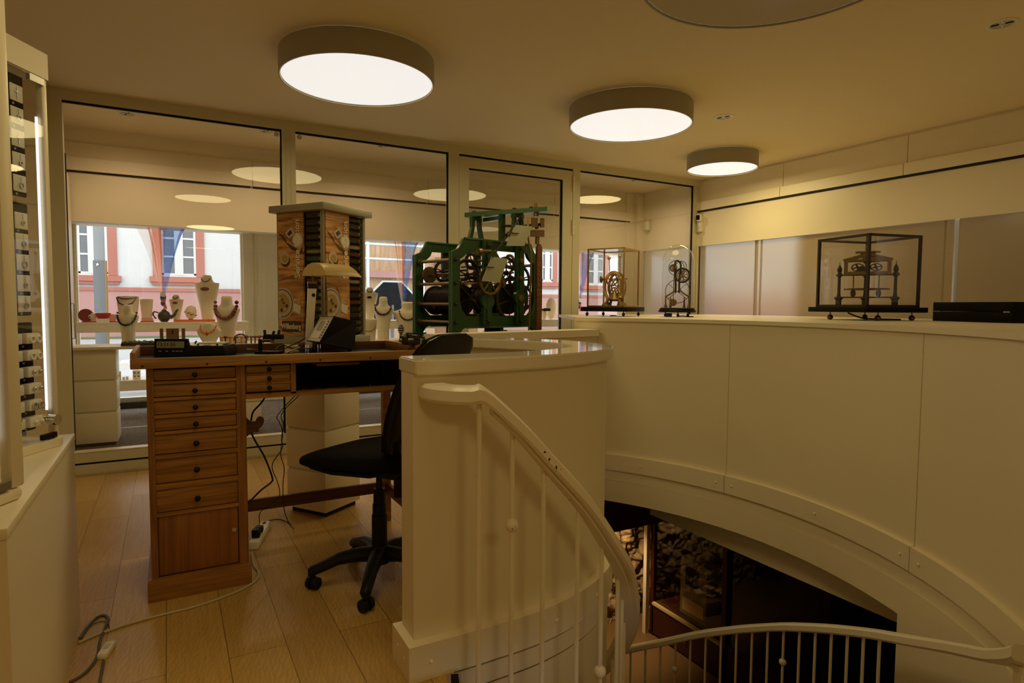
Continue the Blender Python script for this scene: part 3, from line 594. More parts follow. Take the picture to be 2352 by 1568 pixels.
# things in the compartment
rnd = random.Random(3)
for i in range(9):
    x = .53+.055*i; y = 2.95+rnd.random()*.05
    tl = tag(MB().cyl((x, y, .8405), (x+.06*rnd.uniform(.4, 1), y+.1*rnd.random(), .8405), .004, n=8).build('small_tool', 'iron' if i % 3 else 'steel'), 'thin metal tool lying in the dark open compartment of the bench', 'tool', 'tools in the bench compartment')
# cables under the bench and on the floor
def cable(name, pts, r, m, label, grp=None, sm=6): return tag(MB().tube(pts, r, 7, sm).build(name, m), label, 'cable', grp)
u = lambda px, py, y=3.25: on(px, py, y=y)
cable('cable', [Vector((.44, 3.25, .822)), u(600, 925), u(582, 945), u(577, 965), u(575, 985), u(585, 1010), u(608, 1050), u(625, 1095), u(622, 1108), u(600, 1125), u(575, 1150), u(560, 1165)], .0045, 'cable', 'thick black cable looping over the hook beside the drawer tower', 'cables under the bench')
cable('cable', [Vector((.60, 3.25, .822)), u(640, 950), u(641, 968), u(648, 985), u(647, 1010), u(648, 1030), u(625, 1068), u(637, 1105), u(642, 1125), u(640, 1142), u(618, 1160), u(597, 1178), u(596, 1200, 3.2), u(594, 1222, 3.1)], .0022, 'cable', 'thin black cable running down to the power strip', 'cables under the bench')
cable('cable', [Vector((.63, 3.25, .822)), u(650, 945), u(651, 975), u(648, 1010), u(645, 1045), u(653, 1075), u(650, 1110), u(651, 1150), u(655, 1180), u(667, 1206), on(675, 1214, z=.004)], .0022, 'cable', 'thin black cable with a loose end lying on the floorboards', 'cables under the bench')
cable('cable', [on(597, 1203, z=.006), on(615, 1196, z=.004), on(640, 1192, z=.004), on(661, 1199, z=.004), on(668, 1205, z=.004)], .0026, 'cable', 'short black cable lying on the floor behind the power strip', 'cables under the bench')
ps = thing('power_strip', 'white power strip on the floor behind the drawer tower', 'power strip', on(584, 1260, z=0), radians(72))
MB().bx(-.02, .30, -.024, .024, .0, .042, .008).build('body', 'card', ps); MB().bx(.03, .07, -.02, .02, .042, .085, .006).build('plug', 'black', ps); MB().bx(.10, .14, -.02, .02, .042, .075, .006).build('plug', 'black', ps); MB().bx(.245, .27, -.008, .008, .042, .048).build('switch', 'rubred', ps)
fl = lambda px, py, z=.005: on(px, py, z=z)
cable('floor_cable', [fl(578, 1268, .02), fl(583, 1298), fl(593, 1312), fl(590, 1330), fl(565, 1348), fl(520, 1368), fl(450, 1392), fl(370, 1412), fl(300, 1431), fl(258, 1445), fl(220, 1458), fl(180, 1476)], .0052, 'cablew', 'pale power cord curving over the floor in front of the drawer tower')
cable('appliance_cord', [fl(160, 1566), fl(195, 1545), fl(222, 1510), fl(230, 1470), fl(240, 1445), fl(248, 1422), fl(240, 1413), fl(222, 1418), fl(200, 1440), fl(183, 1466)], .0052, 'cableg', 'grey looped cord on the floor beside the white counter')
cable('appliance_cord', [fl(228, 1575), fl(233, 1545), fl(238, 1518, .010)], .0052, 'cableg', 'short grey cord leading into the white in-line switch')
cable('thin_cord', [fl(186, 1470, .004), fl(205, 1440, .004), fl(230, 1427, .004), fl(247, 1430, .004), fl(252, 1445, .004)], .002, 'cableg', 'thin dark cord looping on the floor under the grey cord')
iw = thing('inline_switch', 'small white in-line cord switch on the floorboards', 'switch', fl(245, 1499, 0), radians(76))
MB().bx(-.045, .045, -.016, .016, 0, .022, .005).build('body', 'card', iw); MB().bx(-.012, .018, -.008, .008, .022, .025, .002).build('rocker', 'frame', iw)

# ================================================================ OFFICE CHAIR
oc = thing('office_chair', 'black swivel work chair at the bench, back partly behind the white parapet', 'chair', (.806, 2.655, 0), radians(123))
for k in range(5):
    a = radians(47+72*k); d = Vector((cos(a), sin(a), 0))
    mb = MB(); rings = []
    for s, z, w, h in ((.02, .125, .040, .062), (.10, .130, .033, .052), (.18, .120, .028, .044), (.25, .094, .025, .040), (.295, .080, .023, .038), (.307, .076, .014, .026)):
        c = d*s+Vector((0, 0, z)); n_ = Vector((-d.y, d.x, 0)); rings.append([c+n_*w*cos(2*pi*q/10)+Vector((0, 0, h*sin(2*pi*q/10)*.6)) for q in range(10)])
    leg = mb.loft(rings).build('leg', 'black', oc)
    ca = MB(); c = d*.285; n_ = Vector((cos(a+.9), sin(a+.9), 0)); ax = Vector((-n_.y, n_.x, 0)); ca.cyl(c+Vector((0, 0, .05)), c+Vector((0, 0, .085)), .010)
    cc = c+Vector((0, 0, .028)); 
    for s in (-1, 1): ca.cyl(cc+ax*s*.006, cc+ax*s*.026, .028, .025, n=18)
    ca.build('caster', 'black', leg)
MB().lathe([(.001, .085), (.045, .085), (.048, .15), (.034, .165), (.034, .30), (.030, .302), (.030, .35), (.026, .352), (.026, .42), (.001, .42)], n=20).build('column', 'black', oc)
MB().cyl((0, 0, .42), (0, 0, .50), .014).build('gas_lift', 'iron2', oc)
MB().bx(-.16, .10, -.08, .08, .492, .525, .01).bx(-.30, -.12, -.035, .035, .485, .515, .008).build('mechanism', 'black', oc); MB().cyl((-.15, .05, .42), (-.15, .05, .50), .022, n=14).build('adjuster', 'black', oc)
def pad(mb, rings, n=28):
    R = []
    for c, ux, uy, w, h in rings: R.append([c+ux*w*(abs(cos(2*pi*k/n))**.6)*(1 if cos(2*pi*k/n) > 0 else -1)+uy*h*(abs(sin(2*pi*k/n))**.6)*(1 if sin(2*pi*k/n) > 0 else -1) for k in range(n)])
    return mb.loft(R)
ey, ez = Vector((0, 1, 0)), Vector((0, 0, 1))
pad(MB(), [(Vector((x, 0, z)), ey, ez, w, h) for x, z, w, h in ((.315, .545, .10, .006), (.312, .545, .15, .018), (.29, .547, .19, .028), (.22, .556, .215, .04), (.10, .574, .23, .049), (-.02, .580, .225, .05), (-.10, .578, .20, .048), (-.15, .574, .15, .04), (-.165, .572, .1, .02))]).build('seat', 'fabric', oc)
pad(MB(), [(Vector((x, 0, z)), ey, ez, w, h) for x, z, w, h in ((.30, .528, .12, .010), (.24, .524, .18, .016), (.1, .522, .2, .018), (-.08, .524, .17, .016), (-.14, .53, .1, .01))]).build('seat_shell', 'black', oc)
bk = [(-.135, .60, .10, .012), (-.150, .63, .155, .026), (-.180, .70, .185, .032), (-.212, .79, .20, .032), (-.255, .90, .205, .030), (-.31, 1.00, .20, .026), (-.345, 1.06, .185, .022), (-.366, 1.10, .155, .016), (-.376, 1.12, .09, .008)]
pad(MB(), [(Vector((x, 0, z)), ey, Vector((.96, 0, .2)), w, h) for x, z, w, h in bk]).build('backrest', 'fabric', oc)
pad(MB(), [(Vector((x-.022, 0, z)), ey, Vector((.96, 0, .2)), w*1.03, h*.8) for x, z, w, h in bk]).build('back_shell', 'shell', oc)
MB().tube([(-.14, 0, .50), (-.25, 0, .50), (-.26, 0, .58), (-.225, 0, .75)], .018, 8, 4).build('back_bar', 'black', oc)

# ================================================================ THINGS ON THE BENCH
BZ = .9905
t = thing('desk_clock', 'small dark digital clock showing 12:51:55 on the workbench', 'clock', (*on(398, 800, y=3.28).xy, BZ), radians(-24))
MB().prism([(-.03, 0), (.032, 0), (.026, .012), (-.006, .084), (-.022, .084)], -.073, .073, lambda y, z, x: (x, y, z)).build('body', 'black', t)
tilt = Matrix.Translation((0, -.0275, .045)) @ Matrix.Rotation(radians(90-5.5), 4, 'X')
MB().box((0, 0, 0), (.122, .030, .002)).xf(tilt @ Matrix.Translation((0, .012, .001))).build('display', 'lcd', t)
text('12:51:55', .024, 'ink', 'digits', t, tilt @ Matrix.Translation((-.018, .012, .0022)) @ Matrix.Diagonal((1.0, 1, 1, 1)))
for i, x in enumerate((-.045, -.015, .014, .031, .048)): MB().box((x, -.018, .002), (.012, .0032, .002)).xf(tilt).build('button', 'panelgrey', t)
t = thing('jewellers_scale', 'flat black electronic scale with silver panel beside the digital clock', 'scale', (*on(487, 805, y=3.26).xy, BZ), radians(-22))
MB().loft([[(x*a, y*b+dy, z) for x, y in ((-1, -1), (1, -1), (1, 1), (-1, 1))] for a, b, dy, z in ((.082, .085, 0, .0), (.088, .09, 0, .008), (.088, .09, 0, .03), (.076, .082, .004, .052))]).build('body', 'black', t)
MB().box((0, -.06, .0525), (.13, .036, .004), 0, 0, Matrix.Rotation(radians(14), 4, 'X')).build('panel', 'panelgrey', t)
MB().box((0, -.059, .0555), (.032, .020, .002), 0, 0, Matrix.Rotation(radians(14), 4, 'X')).build('display', 'lcd', t)
for x in (-.04, .045): MB().cyl((x, -.062, .053), (x, -.064, .058), .005, n=10).build('button', 'ink', t)
MB().box((0, .025, .058), (.12, .08, .010), 0, .003).build('pan', 'panelgrey', t)
cable('scale_cord', [on(452, 783, y=3.36), on(449, 786, y=3.36), on(450, 791, y=3.36), on(462, 790, y=3.36), on(470, 790, y=3.34)], .004, 'cable', 'short black cord looping behind the electronic scale')
t = thing('work_holder', 'black articulated work holder with a prong head on the bench', 'holder', (*on(595, 808, y=3.24).xy, BZ), radians(-29))
s_ = .0021
MB().bx(-.012, .11, -.03, .03, 0, .018, .004).build('base', 'black', t); MB().bx(.0, .014, -.01, .01, .018, .075, .002).build('column', 'black', t)
k = MB().cyl((.0, 0, .068), (.065, 0, .066), .007, n=12).build('arm', 'obrass', t); MB().sph((.066, 0, .066), .010).build('ball_joint', 'brass', k)
k = MB().bx(.028, .118, -.02, .02, .076, .100, .004).build('head', 'black', t)
for x, z in ((.030, .113), (.072, .108), (.098, .113)): MB().box((x, 0, z-.005), (.006, .02, .026), 0, 0, Matrix.Rotation(.25 if x > .05 else -.1, 4, 'Y')).build('prong', 'iron2', k)
t = tag(MB().box((*on(585, 812, y=3.20).xy, BZ+.002), (.10, .07, .004), radians(-25)).build('cutting_mat', 'teal'), 'small green cutting pad at the front of the bench under the work holder', 'mat')
for i, (x0, y0, x1, y1, m_) in enumerate(((566, 801, 592, 803, 'steel'), (642, 806, 672, 812, 'strapbr'), (655, 811, 690, 797, 'steel'), (662, 812, 672, 809, 'chrome'))):
    tag(MB().cyl(on(x0, y0, y=3.20)+Vector((0, 0, 0)), on(x1, y1, y=3.24), .004, .0025, 10).build('hand_tool', m_), ('thin steel tweezers at the left of the work holder', 'brown handled tool right of the work holder', 'long steel tool leaning up beside the black display', 'short shiny tool tip among the bench tools')[i], 'tool', 'hand tools on the bench')
cable('cable', [on(632, 803, y=3.3), on(640, 796, y=3.33), on(652, 793, y=3.35), on(668, 799, y=3.36), on(690, 803, y=3.36)], .003, 'cable', 'thin black cable arching over the bench beside the tools', 'cables on the bench')
cable('cable', [on(652, 801, y=3.32), on(675, 790, y=3.35), on(690, 783, y=3.36), on(702, 775, y=3.37)], .0035, 'cable', 'black cable rising to the white arm of the bench lamp', 'cables on the bench')
# tilted instrument with a silver face
t = thing('price_display', 'black wedge shaped instrument with a tilted silver printed face on clear feet', 'instrument', (*on(735, 800, y=3.16).xy, BZ))
q = {'T': on(768, 726, y=3.15), 'B': on(734, 787, y=3.10), 'LT': on(736, 726, y=3.30), 'LB': on(704, 783, y=3.25), 'RT': on(819, 738, y=3.27), 'RB': on(814, 802.5, y=3.22)}
dT, dB = q['RT']-q['T'], q['RB']-q['B']
mb = MB(); mb.loft([[q['LB'], q['B'], q['RB'], q['LB']+dB], [q['LT'], q['T'], q['RT'], q['LT']+dT]]); part_o = Matrix.Translation(-Vector(t.location)); mb.xf(part_o).build('case', 'ink', t, smooth=0)
nrm = (q['B']-q['LB']).cross(q['T']-q['B']).normalized(); nrm = nrm if nrm.dot(Vector((0, 0, H))-q['B']) > 0 else -nrm
def face(u0, u1, v0, v1, d=.002): return [q['LB'].lerp(q['B'], a).lerp(q['LT'].lerp(q['T'], a), b)+nrm*d for a, b in ((u0, v0), (u1, v0), (u1, v1), (u0, v1))]
def slab(pts, th): return MB().loft([[p-nrm*th for p in pts], pts]).xf(part_o)
slab(face(.06, .97, .03, .97), .003).build('face_plate', 'panelgrey', t, smooth=0); slab(face(.2, .72, .14, .84, .0028), .002).build('display', 'paper', t, smooth=0); slab(face(.30, .66, .42, .80, .0034), .002).build('screen_tint', 'grey', t, smooth=0)
for i in range(7): slab(face(.80, .90, .16+.1*i, .19+.1*i, .0034), .002).build('printed_mark', 'ink', t, smooth=0)
for px_ in (705, 733): p = on(px_, 800, y=3.20 if px_ < 720 else 3.12); MB().bx(p.x-.006, p.x+.006, p.y-.006, p.y+.006, BZ, BZ+.052).xf(part_o).build('foot', 'caseglass', t)
p = q['RB']+Vector((-.02, .02, 0)); MB().bx(p.x-.008, p.x+.008, p.y-.004, p.y+.012, BZ, p.z+.01).xf(part_o).build('foot', 'ink', t)
# bench lamp
t = thing('bench_lamp', 'cream enamel bench lamp with a long arched shade on a white arm', 'lamp', (.66, 3.35, BZ), 0)
L2 = loc(t); la = radians(31); cA = Vector((.715, 3.255, 1.388)); du = Vector((cos(la), sin(la), 0)); dv = Vector((-sin(la), cos(la), 0))
prof = [(0, 0), (.004, .016), (.018, .040), (.045, .060), (.075, .068), (.105, .068), (.135, .058), (.158, .040), (.172, .016), (.176, 0)]
mb = MB(); mb.loft([[cA+du*x+dv*(v*s+.088*(1-s))+Vector((0, 0, w*s2)) for v, w in prof] for x, s, s2 in ((0, 1, .97), (.008, 1, 1), (.215, 1, 1), (.238, .99, .86), (.262, .97, .45))], cap=False, closed=False)
bmesh.ops.solidify(mb.b, geom=mb.b.faces[:], thickness=.003); mb.xf(L2).build('shade', 'cream', t, smooth=50)
MB().loft([[cA+du*x+dv*v+Vector((0, 0, w)) for v, w in prof] for x in (-.0005, .004)]).xf(L2 @ Matrix.Translation(cA) @ Matrix.Diagonal((1, 1, .97, 1)) @ Matrix.Translation(-cA)).build('end_cap', 'cream', t)
for x in (.06, .15): MB().cyl(cA+du*x+dv*.088+Vector((0, 0, .066)), cA+du*x+dv*.088+Vector((0, 0, .078)), .008, n=10).xf(L2).build('shade_screw', 'obrass', t)
MB().cyl(cA+du*.03+dv*.09+Vector((0, 0, .02)), cA+du*.22+dv*.09+Vector((0, 0, .02)), .012, n=12).xf(L2).build('tube_lamp', 'card', t)
a0, a1 = on(708, 783, y=3.36), on(717, 662, y=3.36); a0.z = BZ+.0605
MB().loft([[a0+Vector((-.016, -.010, -.06)), a0+Vector((.016, -.010, -.06)), a0+Vector((.016, .016, -.06)), a0+Vector((-.016, .016, -.06))], [a1+Vector((-.021, -.010, 0)), a1+Vector((.021, -.010, 0)), a1+Vector((.021, .016, 0)), a1+Vector((-.021, .016, 0))]]).xf(L2).build('arm', 'white', t, smooth=0)
k = MB().cyl(a1+Vector((.004, -.011, -.035)), a1+Vector((.004, -.015, -.035)), .009, n=14).xf(L2).build('arm_bolt', 'iron2', t)
MB().box(a1+Vector((0, .003, .012)), (.044, .03, .026)).xf(L2).build('bracket', 'iron2', t); MB().box(a1+Vector((0, .003, .030)), (.046, .032, .010)).xf(L2).build('bracket', 'obrass', t)
MB().tube([a1+Vector((.006, 0, .03)), a1+Vector((.004, 0, .06)), a1+Vector((.012, .005, .09)), cA+du*.03+dv*.1+Vector((0, 0, .05))], .006, 8, 4).xf(L2).build('gooseneck', 'obrass', t)
MB().lathe([(.001, 0), (.05, 0), (.045, .012), (.018, .018), (.001, .018)], (a0.x, a0.y, BZ+.0005)).xf(L2).build('foot', 'iron2', t)
# small vice at the right end
t = thing('bench_vice', 'small dark iron vice clamped at the right end of the bench, beside the chair back', 'vice', (1.07, 2.94, 1.0))
MB().bx(-.05, .03, -.03, .03, .039, .066, .006).bx(-.06, -.035, -.035, .035, .05, .085, .005).bx(.0, .028, -.035, .035, .06, .088, .005).build('body', 'iron', t)
MB().cyl((-.07, 0, .062), (.06, 0, .062), .009).build('screw', 'steel', t); MB().ring((.055, 0, .062), .017, .006, 'x', 20, 6).build('handle', 'iron', t); MB().cyl((-.03, -.03, .08), (-.05, -.05, .098), .006).build('knob', 'iron', t)

# ================================================================ STRAP DISPLAY TOWER ON ITS PEDESTAL
def tiered(name, label, p, rz, side, n, depth=None, group=None, x0=0., zf=0.):
    t = thing(name, label, 'pedestal', (p[0], p[1], zf), rz, group); d = depth or side
    MB().bx(.02+x0, side-.02+x0, .02, d-.02, 0, .03).build('plinth', 'dark', t)
    for k in range(n):
        z = .028+.242*k; MB().bx(x0, side+x0, 0, d, z, z+.230, .003).build('tier', 'white', t)
        if k < n-1: MB().bx(.008+x0, side-.008+x0, .008, d-.008, z+.23, z+.242).build('groove', 'frame', t)
    return t
tiered('display_pedestal', 'white four tier pedestal standing on the floor behind the workbench', (.77, 3.585), radians(34.5), .300, 4)
TZ, TR = 1.002, radians(34.5)
tw = thing('strap_display', 'revolving watch strap display tower with printed wooden panels under a grey lid', 'display stand', (.77, 3.565, TZ), TR)
SD = .36
MB().bx(-.02, SD+.02, -.02, SD+.02, 0, .05, .004).build('base', 'tgrey', tw); MB().sph((.12, -.02, .026), .008).build('base_knob', 'steel', tw)
MB().bx(-.030, SD+.03, -.03, SD+.03, .765, .805, .003).build('lid', 'tgrey', tw)
MB().bx(.035, SD-.035, .035, SD-.035, .05, .765).build('core', 'dark', tw)
for x, y in ((.004, .004), (SD-.016, .0), (0, SD-.016), (SD-.014, SD-.014)): MB().bx(x, x+.014, y, y+.014, .05, .765).build('corner_post', 'tgrey', tw)
# each face frame: s runs along the face, h is up, d out of the face
faceR = lambda s, h, d=0.: Vector((s, -d, h)); faceL = lambda s, h, d=0.: Vector((-d, SD-s, h))
def mtx(fr, s, h, d, rot=0.):
    o_ = fr(s, h, d); ex = fr(1, 0)-fr(0, 0); ez_ = fr(0, 0, 1)-fr(0, 0, 0); m_ = Matrix((ex, Vector((0, 0, 1)), ez_)).transposed().to_4x4(); m_.translation = o_
    return m_ @ Matrix.Rotation(rot, 4, 'Z')
grp = 'watch straps in the display tower'
ORD = 'first second third fourth fifth sixth seventh eighth ninth tenth eleventh twelfth thirteenth fourteenth fifteenth sixteenth seventeenth'.split()
def strap_face(fr, ps, rs, nm, willen):
    m0 = mtx(fr, 0, 0, 0); a, b = ps
    pn = MB().bx(a, b, .052, .763, -.010, .002).xf(m0).build('printed_panel', 'pbrown', tw)
    w = b-a; zz = lambda f: .052+.711*f; G = lambda mb, n_, m_: mb.xf(m0).build(n_, m_, pn)
    disc = lambda s, h, r, d, th=.0012: MB().cyl((s, h, d), (s, h, d+th), r, n=32)
    # watch lying on its strap, upper part of the print
    G(MB().prism([(a+w*.02, zz(.85)), (a+w*.30, zz(.80)), (a+w*.36, zz(.76)), (a+w*.9, zz(.69)), (a+w*.98, zz(.73)), (a+w*.99, zz(.66)), (a+w*.55, zz(.70)), (a+w*.1, zz(.82))], .0021, .0027), 'printed_shadow', 'pdark')
    G(MB().box((a+w*.50, zz(.835), .0032), (w*.30, .045, .001), .55), 'printed_clasp', 'pmetal'); G(MB().box((a+w*.50, zz(.836), .0042), (w*.17, .022, .001), .55), 'printed_shadow', 'pdark')
    G(disc(a+w*.80, zz(.775), w*.21, .0030), 'printed_watch', 'pmetal'); G(disc(a+w*.80, zz(.775), w*.16, .0040), 'printed_dial', 'card')
    G(MB().cyl((a+w*.35, zz(.81), .0042), (a+w*.68, zz(.74), .0042), .0012, n=6), 'printed_shadow', 'pdark')
    G(disc(a+w*.30, zz(.615), w*.19, .0026), 'printed_shadow', 'pdark'); G(disc(a+w*.27, zz(.635), w*.185, .0036), 'printed_movement', 'pmetal'); G(disc(a+w*.29, zz(.63), w*.12, .0046), 'printed_movement', 'pgold')
    # open watch, lower left, cut by the panel edge
    cx, cz = a+w*.16, zz(.265)
    def half(r, d, m_, n_, r0=0.):
        pts = [(cx+r*cos(radians(t)), cz+r*1.02*sin(radians(t))) for t in range(-180, 181, 6)]; pts = [(max(x, a+.001), y) for x, y in pts]
        G(MB().prism(pts[:-1], d, d+.001), n_, m_)
    half(w*.46, .0022, 'pmetal', 'printed_watch'); half(w*.41, .0032, 'pdark', 'printed_shadow'); half(w*.385, .0042, 'pmetal', 'printed_watch'); half(w*.28, .0052, 'pgold', 'printed_movement')
    for q in range(9): G(disc(cx+w*.07*(1+q % 3)*cos(q*2.3), cz+w*.075*(1+q % 3)*sin(q*2.3)+.004, w*.05, .0062) if cx+w*.07*(1+q % 3)*cos(q*2.3) > a+w*.06 else disc(cx+.02, cz, .004, .0062), 'printed_gear', 'pmetal' if q % 2 else 'pdark')
    G(disc(a+w*.66, zz(.29), w*.055, .0032), 'printed_crown', 'pmetal')
    G(MB().prism([(a+w*.62, zz(.27)), (a+w*.9, zz(.245)), (a+w*.86, zz(.175)), (a+w*.6, zz(.205))], .0030, .0040), 'printed_strap', 'card')
    G(MB().cyl((a+w*.44, zz(.40), .0035), (a+w*.62, zz(.29), .0035), .002, n=6), 'printed_tool', 'pgold'); G(MB().cyl((a+w*.98, zz(.345), .0035), (a+w*.84, zz(.255), .0035), .0018, n=6), 'printed_tool', 'pgold')
    G(disc(a+w*.06, zz(.165), w*.05, .0035), 'printed_pearl', 'card')
    text('Service', .056, 'ptext', 'lettering', pn, m0 @ Matrix.Translation((a+w*.80, zz(.585), .0066)) @ Matrix.Rotation(pi/2, 4, 'Z'), bold=True)
    text('Station', .056, 'ptext', 'lettering', pn, m0 @ Matrix.Translation((a+w*.80, zz(.83), .0066)) @ Matrix.Rotation(pi/2, 4, 'Z'))
    if willen: G(MB().bx(a+w*.12, a+w*.9, zz(.03), zz(.12), .0022, .0026), 'printed_shadow', 'pdark'); text('Willenberg', .037, 'ptext', 'lettering', pn, m0 @ Matrix.Translation((a+w*.5, zz(.075), .0040)) @ Matrix.Diagonal((.92, 1.25, 1, 1)), bold=True)
    # rack of strap packs beside the panel
    c, d = rs
    MB().bx(c, d, .052, .763, -.034, -.030).xf(m0).build('rack_back', 'dark', tw); MB().bx(d-.006, d, .052, .763, -.03, .001).xf(m0).build('rack_edge', 'tgrey', tw)
    cols = ['strapk', 'strapk', 'strapk', 'strapbr', 'strapk', 'strapw', 'strapt', 'strapb', 'strapk', 'strapr', 'strapr', 'strapk', 'strapw', 'strapbr', 'strapk', 'strapk', 'strapbr', 'strapr']
    M4 = Matrix.Translation(tw.location) @ Matrix.Rotation(TR, 4, 'Z') @ m0
    for i in range(17):
        z = .742-.041*i; m_ = cols[(i*(1 if nm == 'left' else 5)+(0 if nm == 'left' else 3)) % len(cols)]; word = {'strapk': 'black', 'strapbr': 'brown', 'strapw': 'white', 'strapt': 'teal', 'strapb': 'blue', 'strapr': 'red'}[m_]
        e = thing('watch_strap', "%s watch strap pack, %s from the top of the tower's %s rack" % (word, ORD[i], nm), 'watch strap', M4 @ Vector(((c+d)/2, z, -.016)), 0, grp)
        R3 = Matrix.Rotation(TR, 4, 'Z') @ Matrix(m0.to_3x3()).to_4x4(); ww = (d-c)/2-.010
        MB().loft([[(x, y*hh, zz_) for y, zz_ in ((-1, -.004), (1, -.004), (1, .004), (-1, .004))] for x, hh in ((-ww, .007), (ww*.2, .010), (ww*.5, .008), (ww*.62, .003))]).xf(R3).build('strap', m_, e)
        MB().bx(ww*.55, ww*.95, -.008, .008, -.003, .004, .001).xf(R3).build('buckle', 'steel' if i % 3 else 'brass', e)
        MB().bx(-ww-.004, ww+.004, -.016, .017, .006, .0075).xf(R3).build('pack', 'clearp', e)
strap_face(faceL, (.012, .208), (.214, .345), 'left', True)
strap_face(faceR, (.020, .212), (.220, .345), 'right', False)

# ================================================================ GREEN TURRET CLOCK
def gear(R, teeth, th, spokes, hub=.014, rim=.016, tooth=.008, n='y'):
    mb = MB(); N = teeth*4; out = []; k = 0
    for i in range(N):
        r = R+(tooth if i % 4 in (1, 2) else 0); out.append(r)
    rings = []
    for i in range(N+1):
        a = 2*pi*i/N; r = out[i % N]; c, s = cos(a), sin(a)
        rings.append([(r*c, -th/2, r*s), (r*c, th/2, r*s), ((R-rim)*c, th/2, (R-rim)*s), ((R-rim)*c, -th/2, (R-rim)*s)])
    mb.loft(rings, cap=False)
    for i in range(spokes):
        a = 2*pi*i/spokes+.3; mb.cyl((hub*.5*cos(a), 0, hub*.5*sin(a)), ((R-rim*.6)*cos(a), 0, (R-rim*.6)*sin(a)), .0055, .0045, 8)
    mb.cyl((0, -th*.8, 0), (0, th*.8, 0), hub, n=14); return mb
T = thing('turret_clock', 'green cast iron tower clock movement full of gears, beside the strap tower', 'clock movement', (1.82, 4.19, 1.0), radians(14))
TWd, TD, TH = .95, .50, .745
def frame_poly():
    o = [(0, 0), (.085, 0), (.085, .02), (.11, .055), (.15, .072), (TWd-.15, .072), (TWd-.11, .055), (TWd-.085, .02), (TWd-.085, 0), (TWd, 0), (TWd, .63)]
    o += [(TWd-.012, .64), (TWd-.05, .655), (TWd-.085, .69), (TWd-.105, TH-.008), (TWd-.11, TH), (.125, TH), (.118, TH-.008), (.10, .70), (.065, .655), (.02, .638), (0, .63)]
    i = [(.105, .20), (.085, .27), (.085, .50), (.085, .58), (.12, .60), (.155, .63), (.17, .665), (TWd-.17, .665), (TWd-.155, .63), (TWd-.12, .60), (TWd-.085, .58), (TWd-.085, .27), (TWd-.105, .20), (TWd-.15, .155), (.15, .155)]
    return o, i
def plate(y0, y1):
    # the frame is split into four overlapping cast bars so that the opening stays open
    mb = MB(); f = lambda x, z, y: (x, y, z); lw = .085
    o, i = frame_poly()
    mb.prism([(0, 0), (lw, 0), (lw, .02), (.11, .055), (.15, .072), (TWd/2, .072), (TWd/2, .155), (.15, .155), (.105, .20), (lw, .27), (lw, .58), (.12, .60), (.155, .63), (.17, .665), (TWd/2, .665), (TWd/2, TH), (.125, TH), (.118, TH-.008), (.10, .70), (.065, .655), (.02, .638), (0, .63)], y0, y1, f)
    mb.prism([(TWd-x, z) for x, z in [(0, 0), (lw, 0), (lw, .02), (.11, .055), (.15, .072), (TWd/2, .072), (TWd/2, .155), (.15, .155), (.105, .20), (lw, .27), (lw, .58), (.12, .60), (.155, .63), (.17, .665), (TWd/2, .665), (TWd/2, TH), (.125, TH), (.118, TH-.008), (.10, .70), (.065, .655), (.02, .638), (0, .63)]], y0, y1, f)
    return mb
fp = plate(0, .028).build('frame_plate', 'green', T); bp = plate(TD-.028, TD).build('frame_plate', 'green', T)
for par, y in ((fp, -.004), (bp, TD-.034)):
    MB().bx(.0, .010, y, y+.014, .0, .63).bx(.13, TWd-.13, y-.004, y+.010, TH-.012, TH).bx(.15, TWd-.15, y-.004, y+.01, .062, .074).bx(TWd-.012, TWd, y, y+.014, 0, .63).build('rib', 'green2', par)
MB().bx(-.03, .10, -.02, .05, 0, .018).bx(-.03, .10, TD-.05, TD+.03, 0, .018).bx(TWd-.1, TWd+.03, -.02, .05, 0, .018).bx(TWd-.1, TWd+.03, TD-.05, TD+.03, 0, .018).build('foot', 'green', T)
for x, z in ((.042, .575), (.042, .11), (TWd-.042, .575), (TWd-.042, .11), (.042, .40), (.042, .245)):
    MB().cyl((x, .0, z), (x, TD, z), .0125, n=14).cyl((x, .03, z), (x, .05, z), .022, n=14).cyl((x, TD-.06, z), (x, TD-.03, z), .022, n=14).build('pillar', 'obrass', T)
    MB().cyl((x, -.012, z), (x, .0, z), .015, n=6).sph((x, -.014, z), .008).build('nut', 'iron', T)
for x, boss in ((.335, .27), (.68, .30)):
    up = MB().bx(x-.042, x+.042, -.030, -.002, .085, TH-.01).bx(x-.012, x+.012, -.038, -.03, .09, TH-.02); up.cyl((x, -.036, boss), (x, -.004, boss), .062, n=28); ub = up.build('upright', 'green', T)
    MB().bx(x-.035, x+.035, TD+.002, TD+.026, .085, TH-.01).build('upright', 'green', T)
    for z in (.115, TH-.05): MB().cyl((x, -.045, z), (x, -.03, z), .018, n=6).sph((x, -.046, z), .009).build('bolt', 'iron', ub)
    for z in ((boss, .46, .60) if x > .5 else (.56,)): MB().cyl((x, -.046, z), (x, -.03, z), .019 if z != boss else .026, n=20).cyl((x, -.05, z), (x, -.03, z), .006, n=10).build('bushing', 'brass', ub)
